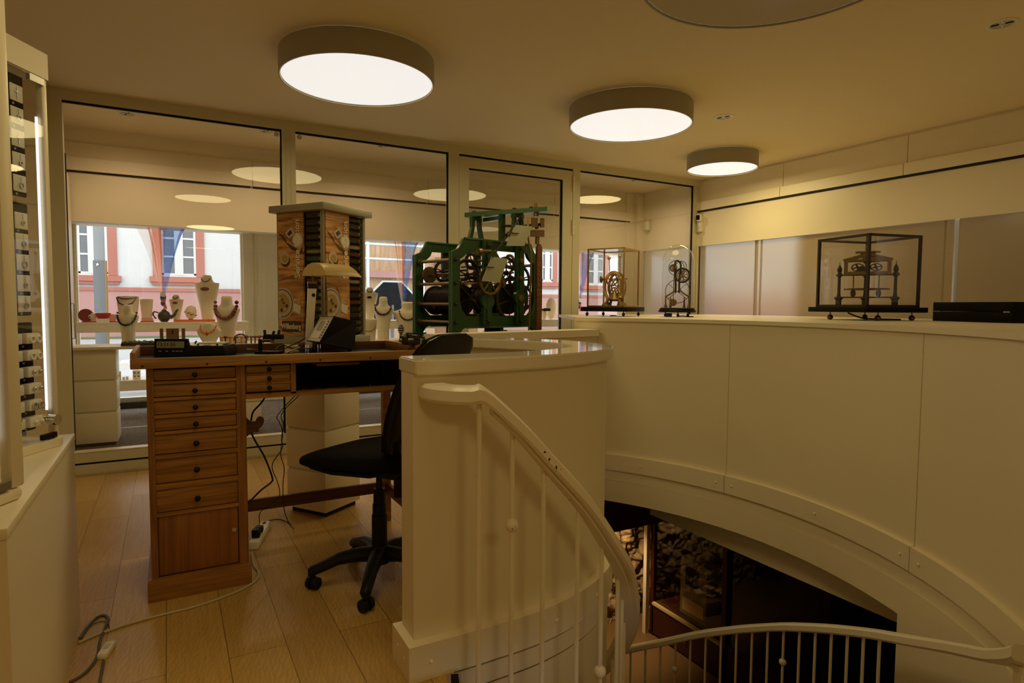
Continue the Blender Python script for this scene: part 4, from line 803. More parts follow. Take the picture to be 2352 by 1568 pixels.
# winding drums and wheels on arbors that run from front to back
def arbor(x, z, y0, y1, r=.009): return MB().cyl((x, y0, z), (x, y1, z), r, n=10).build('arbor', 'iron', T)
for x, z, y0, y1, R in ((.20, .275, .12, .46, .118), (.66, .29, .10, .42, .125)):
    dm = MB().cyl((x, y0, z), (x, y1, z), R*.88, n=36).cyl((x, y0-.012, z), (x, y0+.006, z), R, n=36).cyl((x, y1-.006, z), (x, y1+.012, z), R, n=36)
    for q in range(16): dm.ring((x, y0+.02+(y1-y0-.04)*q/15, z), R*.885, .006, 'y', 32, 5)
    dm.build('winding_drum', 'iron2', T); arbor(x, z, -.03, TD+.07)
g = lambda x, y, z, *a, m='iron', **k: gear(*a, **k).xf(Matrix.Translation((x, y, z))).build('gear_wheel', m, T)
g(.66, .045, .29, .175, 60, .018, 6, .03, .020); g(.24, .055, .29, .165, 56, .018, 6, .03, .020)
g(.335, -.055, .425, .104, 44, .012, 5, .016, .014, m='obrass'); g(.62, .075, .50, .125, 48, .014, 5, .02, .016); g(.22, .085, .47, .115, 46, .014, 5, .02, .015)
g(.80, .11, .45, .12, 46, .014, 5, .02, .014); g(.80, .06, .30, .10, 40, .012, 5, .018, .014); g(.50, .12, .56, .07, 30, .012, 4); g(.30, .13, .58, .06, 26, .012, 4); g(.72, .14, .60, .055, 24, .010, 4, m='obrass'); g(.44, .16, .46, .09, 36, .012, 5)
g(.30, .06, .40, .034, 12, .05, 0, .02, m='obrass'); g(.56, .07, .42, .034, 12, .05, 0, .02, m='obrass'); g(.15, .30, .50, .08, 32, .012, 5)
for x, z in ((.335, .425), (.62, .50), (.22, .47), (.80, .45), (.50, .56), (.30, .58), (.44, .46), (.15, .50)): arbor(x, z, -.06 if x == .335 else -.01, TD+.01, .007)
MB().cyl((.10, TD-.10, .475), (.10, TD-.085, .475), .065, n=28).cyl((.10, TD-.085, .475), (.10, .1, .475), .010).build('snail', 'obrass', T)
MB().cyl((.05, .28, .225), (.20, .44, .225), .012).build('winding_square', 'iron', T)
MB().tube([(.12, -.02, .40), (.30, -.035, .405), (.45, -.04, .41)], .008, 8, 3).cyl((.12, -.03, .40), (.12, .01, .40), .018).build('lever', 'obrass', T)
MB().tube([(.02, .05, .155), (.25, .1, .165), (.6, .05, .150), (.9, .05, .155)], .007, 6, 3).build('lever', 'iron', T)
# fly with two vanes in front
MB().cyl((.25, -.06, .645), (.35, -.10, .645), .013).cyl((.215, -.05, .645), (.245, -.05, .645), .024).build('fly_arbor', 'obrass', T)
fc = Vector((.345, -.11, .645)); fd = Vector((.20, -.02, .245)); MB().cyl(fc-fd*.35, fc+fd*1.02, .008, n=8).cyl(fc+fd*.52+Vector((-.006, 0, 0)), fc+fd*.6, .016, n=8).build('fly_rod', 'iron', T)
for s, c in ((1, fc+Vector((.225, -.02, .135))), (-1, fc+Vector((-.012, .0, -.135)))):
    pts = [c+Vector((x, 0, z)) for x, z in ((-.14, -.088), (.05, -.075), (.14, .085), (-.055, .08))]
    if s < 0: pts = [c+Vector((x, 0, z)) for x, z in ((-.13, -.092), (.045, -.098), (.135, .088), (-.035, .094))]
    vn = MB().loft([[p+Vector((0, -.0025, 0)) for p in pts], [p+Vector((0, .0025, 0)) for p in pts]]).build('fly_vane', 'vane', T, smooth=0)
    MB().cyl(c+Vector((-.10, -.012, .015)), c+Vector((-.02, -.012, .015)), .005).build('rivet_pin', 'iron', vn)
MB().prism([(-.05, 0), (.07, 0), (.03, .05), (-.01, .07)], -.006, 0, lambda x, z, y: (fc.x-.02+x, fc.y+y+.01, fc.z-.055+z)).build('vane_bracket', 'green', T)
# bridge over the top, bell crank and pendulum
b0, b1 = Vector((.49, .43, .985)), Vector((.805, -.215, 1.000)); bd = (b1-b0); bn = Vector((-bd.y, bd.x, 0)).normalized()
MB().loft([[p+bn*a+Vector((0, 0, c)) for a, c in ((-.035, -.018), (.035, -.018), (.035, .018), (-.035, .018))] for p in (b0, b1)]).build('bridge_beam', 'green2', T)
for f in (.1, .38, .6, .8): MB().cyl(b0+bd*f+Vector((0, 0, .018)), b0+bd*f+Vector((0, 0, .03)), .018, n=6).build('bolt', 'iron', T)
def stand(c, spread, h, w=.022):
    mb = MB()
    for s in (-1, 1): mb.tube([c+Vector((s*spread, 0, 0)), c+Vector((s*spread*.8, 0, h*.3)), c+Vector((s*spread*.55, 0, h*.62)), c+Vector((s*spread*.5, 0, h))], w, 4, 5)
    mb.box(c+Vector((0, 0, h-.02)), (spread*1.4, .045, .03)); return mb
stand(Vector((.535, .36, TH)), .07, .225).build('bridge_stand', 'green', T); MB().box((.62, .13, .86), (.05, .03, .24)).box((.60, .22, .945), (.04, .2, .03)).build('bridge_stand', 'green', T)
stand(Vector((.70, .03, TH)), .075, .235, .02).build('bridge_stand', 'green', T)
MB().ring((.70, .0, .90), .032, .008, 'y', 24, 6).cyl((.70, .03, .875), (.78, -.15, .885), .012).cyl((.60, .1, .88), (.66, .06, .88), .010).cyl((.765, -.11, .875), (.77, -.13, .88), .026).build('crutch_arbor', 'iron', T)
pc = b0+bd*.86; MB().cyl(pc+Vector((0, 0, .018)), pc+Vector((0, 0, .055)), .018, n=12).build('suspension_nut', 'obrass', T); MB().cyl(pc+Vector((0, 0, -.018)), pc+Vector((0, 0, -.05)), .022, n=12).build('suspension_nut', 'obrass', T)
sb_ = MB().box(pc+Vector((-.022, 0, -.10)), (.05, .03, .075), -.6).box(pc+Vector((.036, -.03, -.10)), (.03, .03, .075), -.6).box(pc+Vector((0, -.012, -.185)), (.11, .028, .055), -.6).box(pc+Vector((0, -.012, -.235)), (.03, .02, .07)).build('suspension_block', 'obrass', T)
MB().tube([pc+Vector((-.07, .02, -.06)), pc+Vector((-.085, .01, -.18)), pc+Vector((-.075, 0, -.30)), pc+Vector((-.065, -.01, -.40)), pc+Vector((-.085, -.01, -.98))], .009, 6, 4).build('crutch', 'obrass', T)
pp = pc+Vector((.012, -.02, 0)); MB().loft([[pp+Vector((a*w, b*.012, z)) for a, b in ((-1, -1), (1, -1), (1, 1), (-1, 1))] for z, w in ((-.27, .012), (-.30, .026), (-.42, .03), (-.97, .027))]).build('pendulum_rod', 'oakd', T); MB().box(pp+Vector((0, -.002, -.955)), (.045, .028, .04)).build('ferrule', 'brass', T)
MB().cyl((TWd-.06, -.05, .205), (TWd+.06, -.05, .205), .008).box((TWd+.02, -.05, .205), (.06, .02, .024)).build('latch', 'iron', T)
st_ = thing('clock_stand', 'white stand with a thin black top carrying the green clock movement', 'stand', (2.2, 4.58, 0), radians(14))
MB().bx(-.48, .56, -.30, .32, .962, .9985, .003).build('top', 'ink', st_); MB().bx(-.20, .40, -.12, .22, 0, .962).build('pedestal', 'white', st_)
MB().bx(-.03, .12, -.18, -.16, .9985, 1.06).build('label_holder', 'ink', st_)

# ================================================================ CLOCKS ON THE LEDGE
def glass_case(c, rz, wx, wy, z0, h, bar, m, label, board, bh, over, name='cased_clock', group=None):
    t = thing(name, label, 'clock', (c[0], c[1], 1.1505), rz, group); x, y = wx/2, wy/2
    MB().bx(-x-over, x+over, -y-over, y+over, z0-bh, z0, .004).build('base_board', board, t)
    fr_ = MB()
    for sx in (-1, 1):
        for sy in (-1, 1): fr_.box((sx*x, sy*y, z0+h/2), (bar, bar, h))
    for z in (z0+bar/2, z0+h-bar/2):
        for s in (-1, 1): fr_.box((0, s*y, z), (wx+bar, bar, bar)); fr_.box((s*x, 0, z), (bar, wy+bar, bar))
    fr_.build('case_frame', m, t)
    for s in (-1, 1): MB().box((0, s*y, z0+h/2), (wx-bar, .002, h-bar)).build('pane', 'caseglass', t); MB().box((s*x, 0, z0+h/2), (.002, wy-bar, h-bar)).build('pane', 'caseglass', t)
    MB().box((0, 0, z0+h-bar/2), (wx-bar, wy-bar, .002)).build('pane', 'caseglass', t); return t
q = glass_case((4.42, 2.66), radians(-13), .445, .445, .092, .50, .017, 'iron', 'antique skeleton clock in a bronze framed glass cube on black ball footed board, right', 'ink', .036, .045)
for x, y in ((-.10, -.20), (.2, -.20), (.2, .2), (-.2, .12)): MB().lathe([(.001, 0), (.012, .002), (.020, .012), (.020, .022), (.012, .034), (.004, .038), (.004, .057)], (x, y, 0), 16).build('ball_foot', 'obrass', q)
M = lambda mb, n_, m_, par=q: mb.build(n_, m_, par)
ZS = Matrix.Translation((0, 0, .092)) @ Matrix.Diagonal((1, 1, 1.32, 1)) @ Matrix.Translation((0, 0, -.092)); dg = -.80
for x, y in ((-.125, .125), (.125, -.125), (.05, .06)): M(MB().lathe([(.001, .0925), (.020, .0925), (.020, .13), (.030, .14), (.030, .146), (.014, .152), (.011, .17), (.010, .255), (.013, .26), (.026, .268), (.022, .275), (.012, .282), (.016, .292), (.017, .302), (.010, .316), (.003, .325), (.001, .345)], (x, y, 0), 14).xf(ZS), 'column', 'iron')
M(MB().box((0, 0, .146), (.36, .012, .007), dg).box((0, 0, .268), (.36, .014, .007), dg).box((0, .02, .146), (.2, .01, .006), dg+1.2).xf(ZS), 'bridge', 'iron')
M(MB().lathe([(.10, .186), (.135, .188), (.14, .194), (.10, .193)], (0, 0, 0), 36, cap=False).box((0, 0, .190), (.29, .014, .008), dg).box((0, 0, .190), (.27, .012, .006), dg+1.4).xf(ZS), 'balance_wheel', 'obrass')
for s_ in (-.085, .075): x, y = s_*cos(dg), s_*sin(dg); M(MB().cyl((x, y, .19), (x, y, .268), .0035).xf(ZS), 'rod', 'iron'); M(MB().sph((x, y, .168), .018, (1, 1, 1.2)).cyl((x, y, .15), (x, y, .168), .012, .004).xf(ZS), 'escapement', 'iron')
hs = Matrix.Translation((0, 0, .33-.285*.95+.002)) @ Matrix.Rotation(dg, 4, 'Z') @ Matrix.Diagonal((1.36, 1.2, .95, 1))
mv = MB()
for y in (-.055, .055):
    for x in (-.10, .10): mv.box((x, y, .335), (.016, .010, .10))
    mv.box((0, y, .290), (.215, .012, .022)).box((0, y, .386), (.215, .012, .012))
    mv.box((-.055, y, .410), (.125, .010, .016), 0, 0, Matrix.Rotation(-.38, 4, 'Y')).box((.055, y, .410), (.125, .010, .016), 0, 0, Matrix.Rotation(.38, 4, 'Y'))
    mv.box((-.02, y, .40), (.008, .008, .05), 0, 0, Matrix.Rotation(.5, 4, 'Y')).box((.03, y, .39), (.05, .008, .03))
for x in (-.10, .10): mv.box((x, 0, .30), (.010, .11, .04)).box((x, 0, .386), (.012, .11, .012))
mv.box((0, 0, .449), (.115, .07, .010)).box((0, 0, .439), (.07, .055, .018)); M(mv.xf(hs), 'movement_frame', 'obrass')
for x, z, r in ((-.045, .335, .030), (.04, .335, .028), (0, .380, .02)): M(gear(r, 24, .006, 4, .006, .006, .003).xf(hs @ Matrix.Translation((x, 0, z))), 'gear_wheel', 'iron')
M(MB().cyl((-.02, -.03, .305), (-.02, .04, .305), .032, n=22).xf(hs), 'spring_barrel', 'iron'); M(MB().sph((0, .0, .525), .011).cyl((0, 0, .49), (0, 0, .52), .004), 'finial', 'obrass')
M(MB().tube([(-.06, .1, .05), (-.02, .02, .015), (.05, -.03, .008), (.16, -.15, .006)], .006, 6, 4), 'cord', 'cable')
# gilt cased clock with a conical weight
q = glass_case((3.42, 4.31), radians(-62), .255, .255, .062, .385, .009, 'brass', 'brass skeleton clock in a gilt framed glass case on the ledge, next to the door', 'ink', .030, .035)
for x in (-.13, .13):
    for y in (-.13, .13): MB().lathe([(.001, 0), (.005, .002), (.011, .012), (.009, .02), (.003, .026), (.004, .033)], (x, y, 0), 12).build('ball_foot', 'iron', q)
k = q
sk = []
for t_ in range(0, 25): a = pi*t_/24; sk.append((-.052-.02*sin(a*2.0), .065+.22*t_/24))
M(MB().tube([(-.055, 0, .075), (-.042, 0, .115), (-.058, 0, .155), (-.066, 0, .20), (-.058, 0, .245), (-.03, 0, .282), (0, 0, .292), (.03, 0, .282), (.058, 0, .245), (.066, 0, .20), (.058, 0, .155), (.042, 0, .115), (.055, 0, .075)], .012, 8, 4), 'skeleton_frame', 'brass', q)
M(MB().tube([(-.05, .06, .075), (-.042, .06, .115), (-.06, .06, .2), (-.03, .06, .28), (.03, .06, .28), (.06, .06, .2), (.042, .06, .115), (.05, .06, .075)], .010, 8, 4), 'skeleton_frame', 'obrass', q)
for x in (-.055, .055): M(MB().lathe([(.001, .0625), (.034, .0625), (.034, .075), (.026, .09), (.010, .096), (.001, .097)], (x, .02, 0), 18), 'foot', 'obrass', q)
M(MB().lathe([(.001, .10), (.045, .104), (.05, .112), (.036, .13), (.018, .158), (.010, .17), (.001, .172)], (0, .02, 0), 22), 'bell', 'obrass', q)
for x, z, r in ((-.02, .245, .042), (.025, .20, .05), (0, .165, .03)): M(gear(r, 32, .007, 5, .007, .007, .003).xf(Matrix.Translation((x, .02, z))), 'gear_wheel', 'brass', q)
M(MB().lathe([(.004, 0), (.004, .02), (.024, .034), (.024, .037)], (-.05, -.01, .25), 14, Matrix.Rotation(-pi/2, 3, 'Y')).cyl((.06, 0, .25), (.10, 0, .25), .004), 'horn', 'obrass', q)
M(MB().cyl((-.025, -.01, .30), (-.03, -.01, .40), .003).sph((-.03, -.01, .39), .012), 'pendulum', 'brass', q)
M(MB().cyl((.068, -.06, .40), (.078, -.06, .13), .003).sph((.068, -.06, .395), .010).sph((.073, -.06, .25), .012).sph((.078, -.06, .125), .012), 'pendulum', 'brass', q)
tag(MB().lathe([(.001, 1.151), (.03, 1.152), (.028, 1.158), (.001, 1.16)], (3.40, 4.28, 0), 16).build('clock_weight', 'iron'), 'flat dark disc lying on the ledge under the gilt cased clock', 'weight')
q.scale = (1.30,)*3
# dome clock
q = thing('dome_clock', 'skeleton clock with three wheels under a tall glass dome on the ledge', 'clock', (3.80, 3.92, 1.1505), radians(-45)); q.scale = (1.28,)*3
MB().lathe([(.001, .030), (.118, .030), (.124, .036), (.116, .046), (.112, .056), (.104, .060), (.001, .060)], n=44).build('base_board', 'ink', q)
for a in range(3): MB().lathe([(.001, 0), (.008, .003), (.010, .012), (.004, .02), (.004, .031)], (.085*cos(a*2.1+.6), .085*sin(a*2.1+.6), 0), 12).build('ball_foot', 'iron', q)
R_, Hd = .106, .30
MB().lathe([(R_, .061), (R_, Hd+.06)]+[(R_*cos(radians(a)), Hd+.06+R_*1.12*sin(radians(a))) for a in range(8, 90, 8)]+[(.002, Hd+.06+R_*1.12)], n=48, cap=False).build('glass_dome', 'domeglass', q)
for x in (-.075, .075): 
    M(MB().lathe([(.001, .0605), (.012, .061), (.009, .075), (.005, .085), (.0045, .13), (.007, .138), (.001, .14)], (x, 0, 0), 12), 'pillar', 'obrass', q); M(MB().lathe([(.001, .0605), (.010, .061), (.007, .08), (.004, .13), (.001, .134)], (x*.6, .04, 0), 12), 'pillar', 'obrass', q)
    M(MB().tube([(x*1.05, 0, .135), (x*.55, 0, .155), (x*.2, 0, .18), (x*.12, 0, .22)], .006, 8, 4), 'bracket', 'obrass', q)
M(MB().tube([(-.012, 0, .16), (-.014, 0, .25), (-.022, 0, .33), (-.012, 0, .372), (.012, 0, .360), (.018, 0, .33), (.012, 0, .25), (.010, 0, .16)], .0065, 8, 4), 'skeleton_frame', 'iron', q)
for x, z, r, w in ((.03, .275, .045, .010), (-.03, .325, .022, .005), (.02, .335, .035, .003), (-.01, .325, .05, .003)): M(MB().ring((x, -.012 if w > .006 else .008, z), r, w*.7, 'y', 32, 6), 'chapter_ring', 'iron', q)
for x, z, r in ((.03, .275, .034), (-.026, .325, .02)): M(gear(r, 24, .004, 8, .005, .004, .002).xf(Matrix.Translation((x, 0, z))), 'gear_wheel', 'obrass', q)
M(MB().ring((0, .01, .17), .078, .0022, 'y', 44, 5).cyl((-.06, .01, .22), (.06, .01, .12), .0016).cyl((-.06, .01, .12), (.06, .01, .22), .0016), 'great_wheel', 'iron', q)
M(MB().cyl((-.022, -.018, .36), (-.026, -.018, .11), .0025).cyl((-.026, -.024, .095), (-.026, -.013, .095), .024, n=26), 'pendulum', 'obrass', q)
tag(MB().box((3.75, 3.97, 1.1665), (.065, .035, .030), .3, .002).build('box', 'blue'), 'small blue box on the ledge under the glass dome clock', 'box')
tag(MB().tube([(3.76, 3.88, 1.1545), (3.79, 3.84, 1.16), (3.83, 3.82, 1.1545), (3.87, 3.80, 1.1545)], .004, 6, 4).build('winding_key', 'iron2'), 'dark winding tool lying in front of the glass dome clock', 'key')
# black case at the right end
p0, p1 = Vector((4.72, 2.36)), Vector((4.50, 1.80)); ax = (p1-p0).normalized(); rz = atan2(ax.y, ax.x)
q = thing('jewel_case', 'large black case with two silver clasps lying on the ledge at the right', 'case', (p0.x, p0.y, 1.1505), rz)
ln = (p1-p0).length; MB().bx(0, ln, 0, .42, 0, .066, .003).build('box', 'ink', q); MB().bx(0, ln, 0, .42, .068, .130, .003).build('lid', 'ink', q)
for x in (.02, ln-.06): MB().bx(x, x+.045, -.003, 0, .064, .071).build('clasp', 'steel', q)
# alarm sensors
for (px_, py_), nm, yy in (((1485, 518), 'behind the glass, beside the corner column', None), ((1596, 522), 'on the right wall, under the camera', 1)):
    p = on(px_, py_, x=WX-.055 if yy is None else WX-.06); p.y = min(p.y, 5.345) if yy else p.y; q = thing('alarm_sensor', 'white alarm sensor box %s' % nm, 'sensor', (WX-.021, p.y, p.z), 0, 'alarm sensors')
    MB().bx(-.045, .0, -.035, .035, -.06, .06, .008).build('body', 'alarm', q); MB().bx(-.047, -.044, -.024, .024, -.012, -.004).build('slot', 'frame', q)
p = on(1597, 502, x=WX-.07); p.y = min(p.y, 5.335); q = thing('security_camera', 'small white security camera with a black lens on the right wall', 'camera', (WX-.021, p.y, p.z))
MB().box((-.045, 0, 0), (.085, .06, .085), .5, .02, None, 4).build('body', 'card', q); MB().box((-.078, -.012, .002), (.03, .045, .06), .5, .012, None, 4).build('lens', 'ink', q)

# ================================================================ DISPLAY ZONE BEHIND THE GLASS
tiered('display_pedestal', 'white tiered pedestal carrying the left end of the display table behind the glass', (-.695, 5.60), 0, .335, 3, .335, zf=.1405)
tiered('display_pedestal', 'white pedestal in the display zone seen between the drawer tower and the cables', (.44, 5.62), 0, .235, 3, .30, zf=.1405)
tiered('display_pedestal', 'white pedestal behind the glass carrying the right end of the display table', (2.0, 5.62), 0, .28, 3, .30, zf=.1405)
tb = tag(MB().bx(-.697, 2.36, 5.56, 5.98, .883, .9045, .002).build('display_table', 'white'), 'long narrow white display table just behind the glass partition', 'table')
TT = .905
SH = 1.052
tag(MB().bx(-.78, .74, 7.00, 7.30, 1.03, SH, .002).bx(-.78, .74, 7.0, 7.02, .955, 1.03).bx(-0.79, -0.778, 7.27, 7.30, .1405, 1.03).bx(0.723, 0.735, 7.27, 7.30, .1405, 1.03).build('window_shelf', 'white'), 'white display shelf with a deep front edge in the left shop window', 'shelf', 'shop window shelves')
tag(MB().bx(1.47, 6.2, 7.00, 7.30, 1.03, SH, .002).bx(1.47, 6.2, 7.0, 7.02, .955, 1.03).bx(1.47, 1.482, 7.27, 7.30, .1405, 1.03).bx(6.178000000000001, 6.19, 7.27, 7.30, .1405, 1.03).build('window_shelf', 'white'), 'white display shelf running along the right shop window behind the green clock', 'shelf', 'shop window shelves')
tag(MB().bx(-.78, .74, 7.00, 7.34, .46, .488, .002).bx(-.78, .74, 7.0, 7.02, .385, .46).bx(-0.77, -0.75, 7.2, 7.23, .1405, .46).bx(0.7, 0.72, 7.2, 7.23, .1405, .46).build('low_shelf', 'white'), 'low white shelf near the floor in the left shop window', 'shelf')
tag(MB().bx(1.47, 6.2, 7.00, 7.34, .46, .488, .002).bx(1.47, 6.2, 7.0, 7.02, .385, .46).bx(1.49, 1.51, 7.2, 7.23, .1405, .46).bx(6.15, 6.17, 7.2, 7.23, .1405, .46).build('low_shelf', 'white'), 'low white shelf near the floor in the right shop window', 'shelf')
vr = radians(-22)
def bust(px_, py0, py1, wpx, y, z, label, m='bust', style='tall', group='jewellery display busts'):
    p = on(px_, py0, y=y); f = (p-Vector((0, 0, H))).dot(cam_dir(0, 0, 1)); k = f/F; h, w = (py0-py1)*k, wpx*k/2
    if abs(p.z-z) > .02: h = on(px_, py1, y=y).z-z
    o = MB(); pr = {'tall': [(0, .52, .5), (.02, .56, .52), (.3, .62, .5), (.55, .80, .5), (.68, .97, .46), (.715, 1., .42), (.745, .9, .38), (.78, .60, .36), (.82, .44, .36), (.88, .41, .36), (.96, .40, .35), (.99, .34, .28), (1, .2, .15)],
      'waist': [(0, .44, .4), (.25, .55, .42), (.6, .85, .42), (.80, 1, .4), (.83, 1.0, .4), (.845, .62, .4), (.87, .50, .36), (.93, .40, .36), (.96, .42, .36), (1, .30, .25)],
      'low': [(0, .5, .5), (.1, .55, .5), (.45, .9, .45), (.62, 1, .4), (.75, .85, .36), (.86, .6, .32), (.95, .5, .3), (1, .42, .2)],
      'block': [(0, .74, .5), (.1, .78, .5), (.8, .97, .5), (.93, 1, .48), (.98, .93, .42), (1, .7, .3)]}[style]
    R = []
    for t_, a, d in pr: R.append([Vector((w*a*cos(2*pi*i/28), w*d*sin(2*pi*i/28)*1.05, h*t_)) for i in range(28)])
    o.loft(R); b = o.xf(Matrix.Translation((p.x, y, z)) @ Matrix.Rotation(vr, 4, 'Z')).build('display_bust', m); tag(b, label, 'display bust', group)
    return b, Vector((p.x, y, z)), w, h, pr
def front(B_, s, t, lift=0.):        # a point on the front of a bust: s across (-1..1), t up (0..1)
    b, p, w, h, pr = B_
    for (t0, a0, d0), (t1, a1, d1) in zip(pr, pr[1:]):
        if t <= t1: break
    u_ = (t-t0)/(t1-t0); a, d = a0+(a1-a0)*u_, d0+(d1-d0)*u_; x = s*w; yy = -w*d*1.05*sqrt(max(0, 1-min(.98, abs(x)/(w*a))**2))-lift
    return p+Matrix.Rotation(vr, 3, 'Z') @ Vector((x, yy, h*t))
def necklace(B_, top, low, wid, r, m, label, n=22, vary=0., group='necklaces on busts', pend=None):
    o = MB(); rr = random.Random(n)
    for i in range(n+1):
        a = pi*i/n; s = -wid*cos(a); t_ = top-(top-low)*sin(a)**.8; q_ = r*(1+vary*rr.uniform(-1, .6)+vary*sin(a)); o.sph(front(B_, s, t_, q_*.7), q_, (1, 1, 1), 8, 6)
    nb = tag(o.build('necklace', m), label, 'necklace', group)
    if pend: MB().sph(front(B_, 0, low-.03, r), r*1.6, (.7, .4, 1.9), 10, 8).build('pendant', pend, nb)
    return nb
b_ = bust(296, 797, 705, 47, 5.76, TT, 'cream bust wearing a black bead necklace, on the table behind the clock'); necklace(b_, .80, .50, .86, .0085, 'bead_k', 'black bead necklace on the cream bust at the left behind the glass')
b_ = bust(523, 797, 679, 58, 5.76, TT, 'cream bust wearing a chunky dark red bead necklace'); necklace(b_, .86, .52, .80, .0165, 'bead_r', 'chunky dark red bead necklace on a cream bust', 18, .2)
b_ = bust(481, 797, 741, 54, 5.70, TT, 'low cream bust with an orange bead necklace and red pendant', style='low'); necklace(b_, .86, .52, .62, .0065, 'bead_o', 'orange bead necklace with a red drop on a low cream bust', 24, .2, pend='red')
b_ = bust(881, 797, 681, 46, 5.80, TT, 'cream bust with a brown bead necklace right of the strap tower'); necklace(b_, .80, .58, .78, .0085, 'bead_b', 'brown bead necklace on the bust right of the strap tower', 20, .3)
b_ = bust(938, 797, 693, 72, 5.74, TT, 'wide cream bust with a brown bead strand, half hidden by the green clock'); necklace(b_, .82, .52, .55, .0075, 'bead_b', 'brown bead strand on the bust half hidden by the green clock', 18, .3)
b_ = bust(848, 797, 732, 36, 5.66, TT, 'low cream display block with a thin gold chain, right of the tower', style='block'); necklace(b_, .72, .42, .8, .003, 'obrass', 'thin gold chain on the low block right of the tower', 30)
b_ = bust(295, 733, 679, 48, 7.12, SH, 'yellowish bust with a zigzag necklace on the window shelf', 'bustw', 'block')
o = MB(); pz = [front(b_, s, t_, .004) for s, t_ in ((-.9, .93), (-.6, .72), (0, .62), (.6, .72), (.9, .93), (.3, .88), (-.2, .88), (-.7, .93))]; o.tube(pz, .005, 6); tag(o.build('necklace', 'bead_k'), 'zigzag bead necklace on the yellowish window bust', 'necklace', 'necklaces on busts')
bust(337, 722, 686, 29, 7.12, SH+.042, 'small ivory jewellery block standing on a pink box on the shelf', 'bustw', 'block')
for px_, y0_, y1_, w_, l_ in ((477, 733, 632, 54, 'tall ivory bust with a red oval tag in the left shop window'), (406, 733, 677, 31, 'small ivory bust with an orange tag beside the dark teapot'), (850, 738, 663, 36, 'ivory bust with a dark oval tag in the window right of the tower')):
    b_ = bust(px_, y0_, y1_, w_, 7.14, SH, l_, 'bustw', 'waist'); c_ = front(b_, 0, .70, .004)
    MB().sph(c_, w_*.00085, (1, .35, .42)).build('tag', 'rubred' if px_ != 850 else 'ink', b_[0])
    tag(MB().tube([front(b_, s, t_, .006) for s, t_ in ((-.36, .93), (-.25, .88), (0, .855), (.25, .88), (.36, .93))], .006, 6, 3).build('necklace', 'obrass'), 'fine gold necklace on the ' + l_.split(' with')[0] + {477: ' in the left window', 406: ' beside the teapot', 850: ' right of the tower'}[px_], 'necklace', 'necklaces on busts')
def sw(px_, py_, y=7.14): return on(px_, py_, y=y)
p = sw(438, 720); tag(MB().sph((p.x, 7.14, SH+.075+.02), .056, (1, 1, 1.34), 20, 12).build('painted_egg', 'bustw'), 'big speckled painted egg standing on the window shelf', 'ornament')
eg = bpy.data.objects['painted_egg']
for i in range(16): a, z = i*2.4, .05-.1*((i*.37) % 1); r_ = .0555*sqrt(max(.05, 1-(z/.075)**2)); MB().sph((p.x+r_*cos(a), 7.14+r_*sin(a), SH+.095+z), .009, (1, 1, .7), 8, 6).build('painted_spot', ('bead_o', 'green', 'rubred')[i % 3], eg)
MB().lathe([(.03, SH), (.022, SH+.012), (.026, SH+.026)], (p.x, 7.14, 0), 16).build('egg_cup', 'obrass', eg)
def bowl(px_, w, h, m, label, name='bowl', z=SH, y=7.10, plate=False):
    p = sw(px_, 720, y); return tag(MB().lathe([(.001, z+.001), (w*.45, z+.001), (w*.5, z+h*.15), (w*.85, z+h*.6), (w, z+h), (w*.94, z+h), (w*.75, z+h*.55), (w*.3, z+h*.2), (.001, z+h*.18)], (p.x, y, 0), 24).build(name, m), label, 'bowl')
bowl(237, .066, .075, 'red', 'wide red bowl on the left window shelf', z=SH+.012); p = sw(237, 720, 7.06); tag(MB().bx(p.x-.05, p.x+.05, 7.02, 7.03, SH, SH+.035).build('place_card', 'card'), 'small white card in front of the wide red bowl', 'card')
p = sw(197, 720); tag(MB().cyl((p.x, 7.14, SH+.065), (p.x, 7.155, SH+.065), .062, n=28).build('plate', 'rubred'), 'round dark red plate upright at the left end of the shelf', 'plate')
p = sw(213, 720, 7.17); tag(MB().sph((p.x, 7.17, SH+.055), .045, (1, 1, 1), 16, 10).cyl((p.x, 7.17, SH), (p.x, 7.17, SH+.02), .03).build('vase', 'bustw'), 'small round vase with dark pattern on the left window shelf', 'vase')
for i in range(9): a = i*2.1; MB().sph((p.x+.044*cos(a)*cos(.4), 7.17+.044*sin(a)*cos(.4), SH+.055+.03*sin(i*1.7)), .008, (1, 1, 1), 8, 6).build('pattern', 'bead_b', bpy.data.objects['vase'])
for i, (a, b, h, m_, l_) in enumerate(((188, 222, .010, 'red', 'flat red tray under the vase at the left end of the shelf'), (248, 272, .010, 'red', 'flat red tray below the pink box beside the bowl'), (322, 354, .010, 'red', 'flat red tray left of the teapot'), (400, 494, .022, 'orange', 'long orange red tray under the tall ivory bust'))):
    x0, x1 = sw(a, 735, 7.04).x, sw(b, 735, 7.04).x; tag(MB().bx(x0, x1, 7.022, 7.055, SH+.0005, SH+h).build('tray', m_), l_, 'tray', 'red trays on the window shelf')
for a, b, h, l_ in ((251, 267, .075, 'pink box on the shelf between bowl and bust'), (325, 352, .040, 'pink box under the small ivory block')):
    x0, x1 = sw(a, 735, 7.12).x, sw(b, 735, 7.12).x; tag(MB().bx(x0, x1, 7.09, 7.15, SH+.0005, SH+h).build('box', mat('pink card', (.75, .38, .33), .6)), l_, 'box', 'pink boxes')
p = sw(377, 725, 7.08); tp = thing('teapot', 'dark bronze teapot with a long spout on the shelf under the blue and orange scarf', 'teapot', (p.x, 7.08, SH))
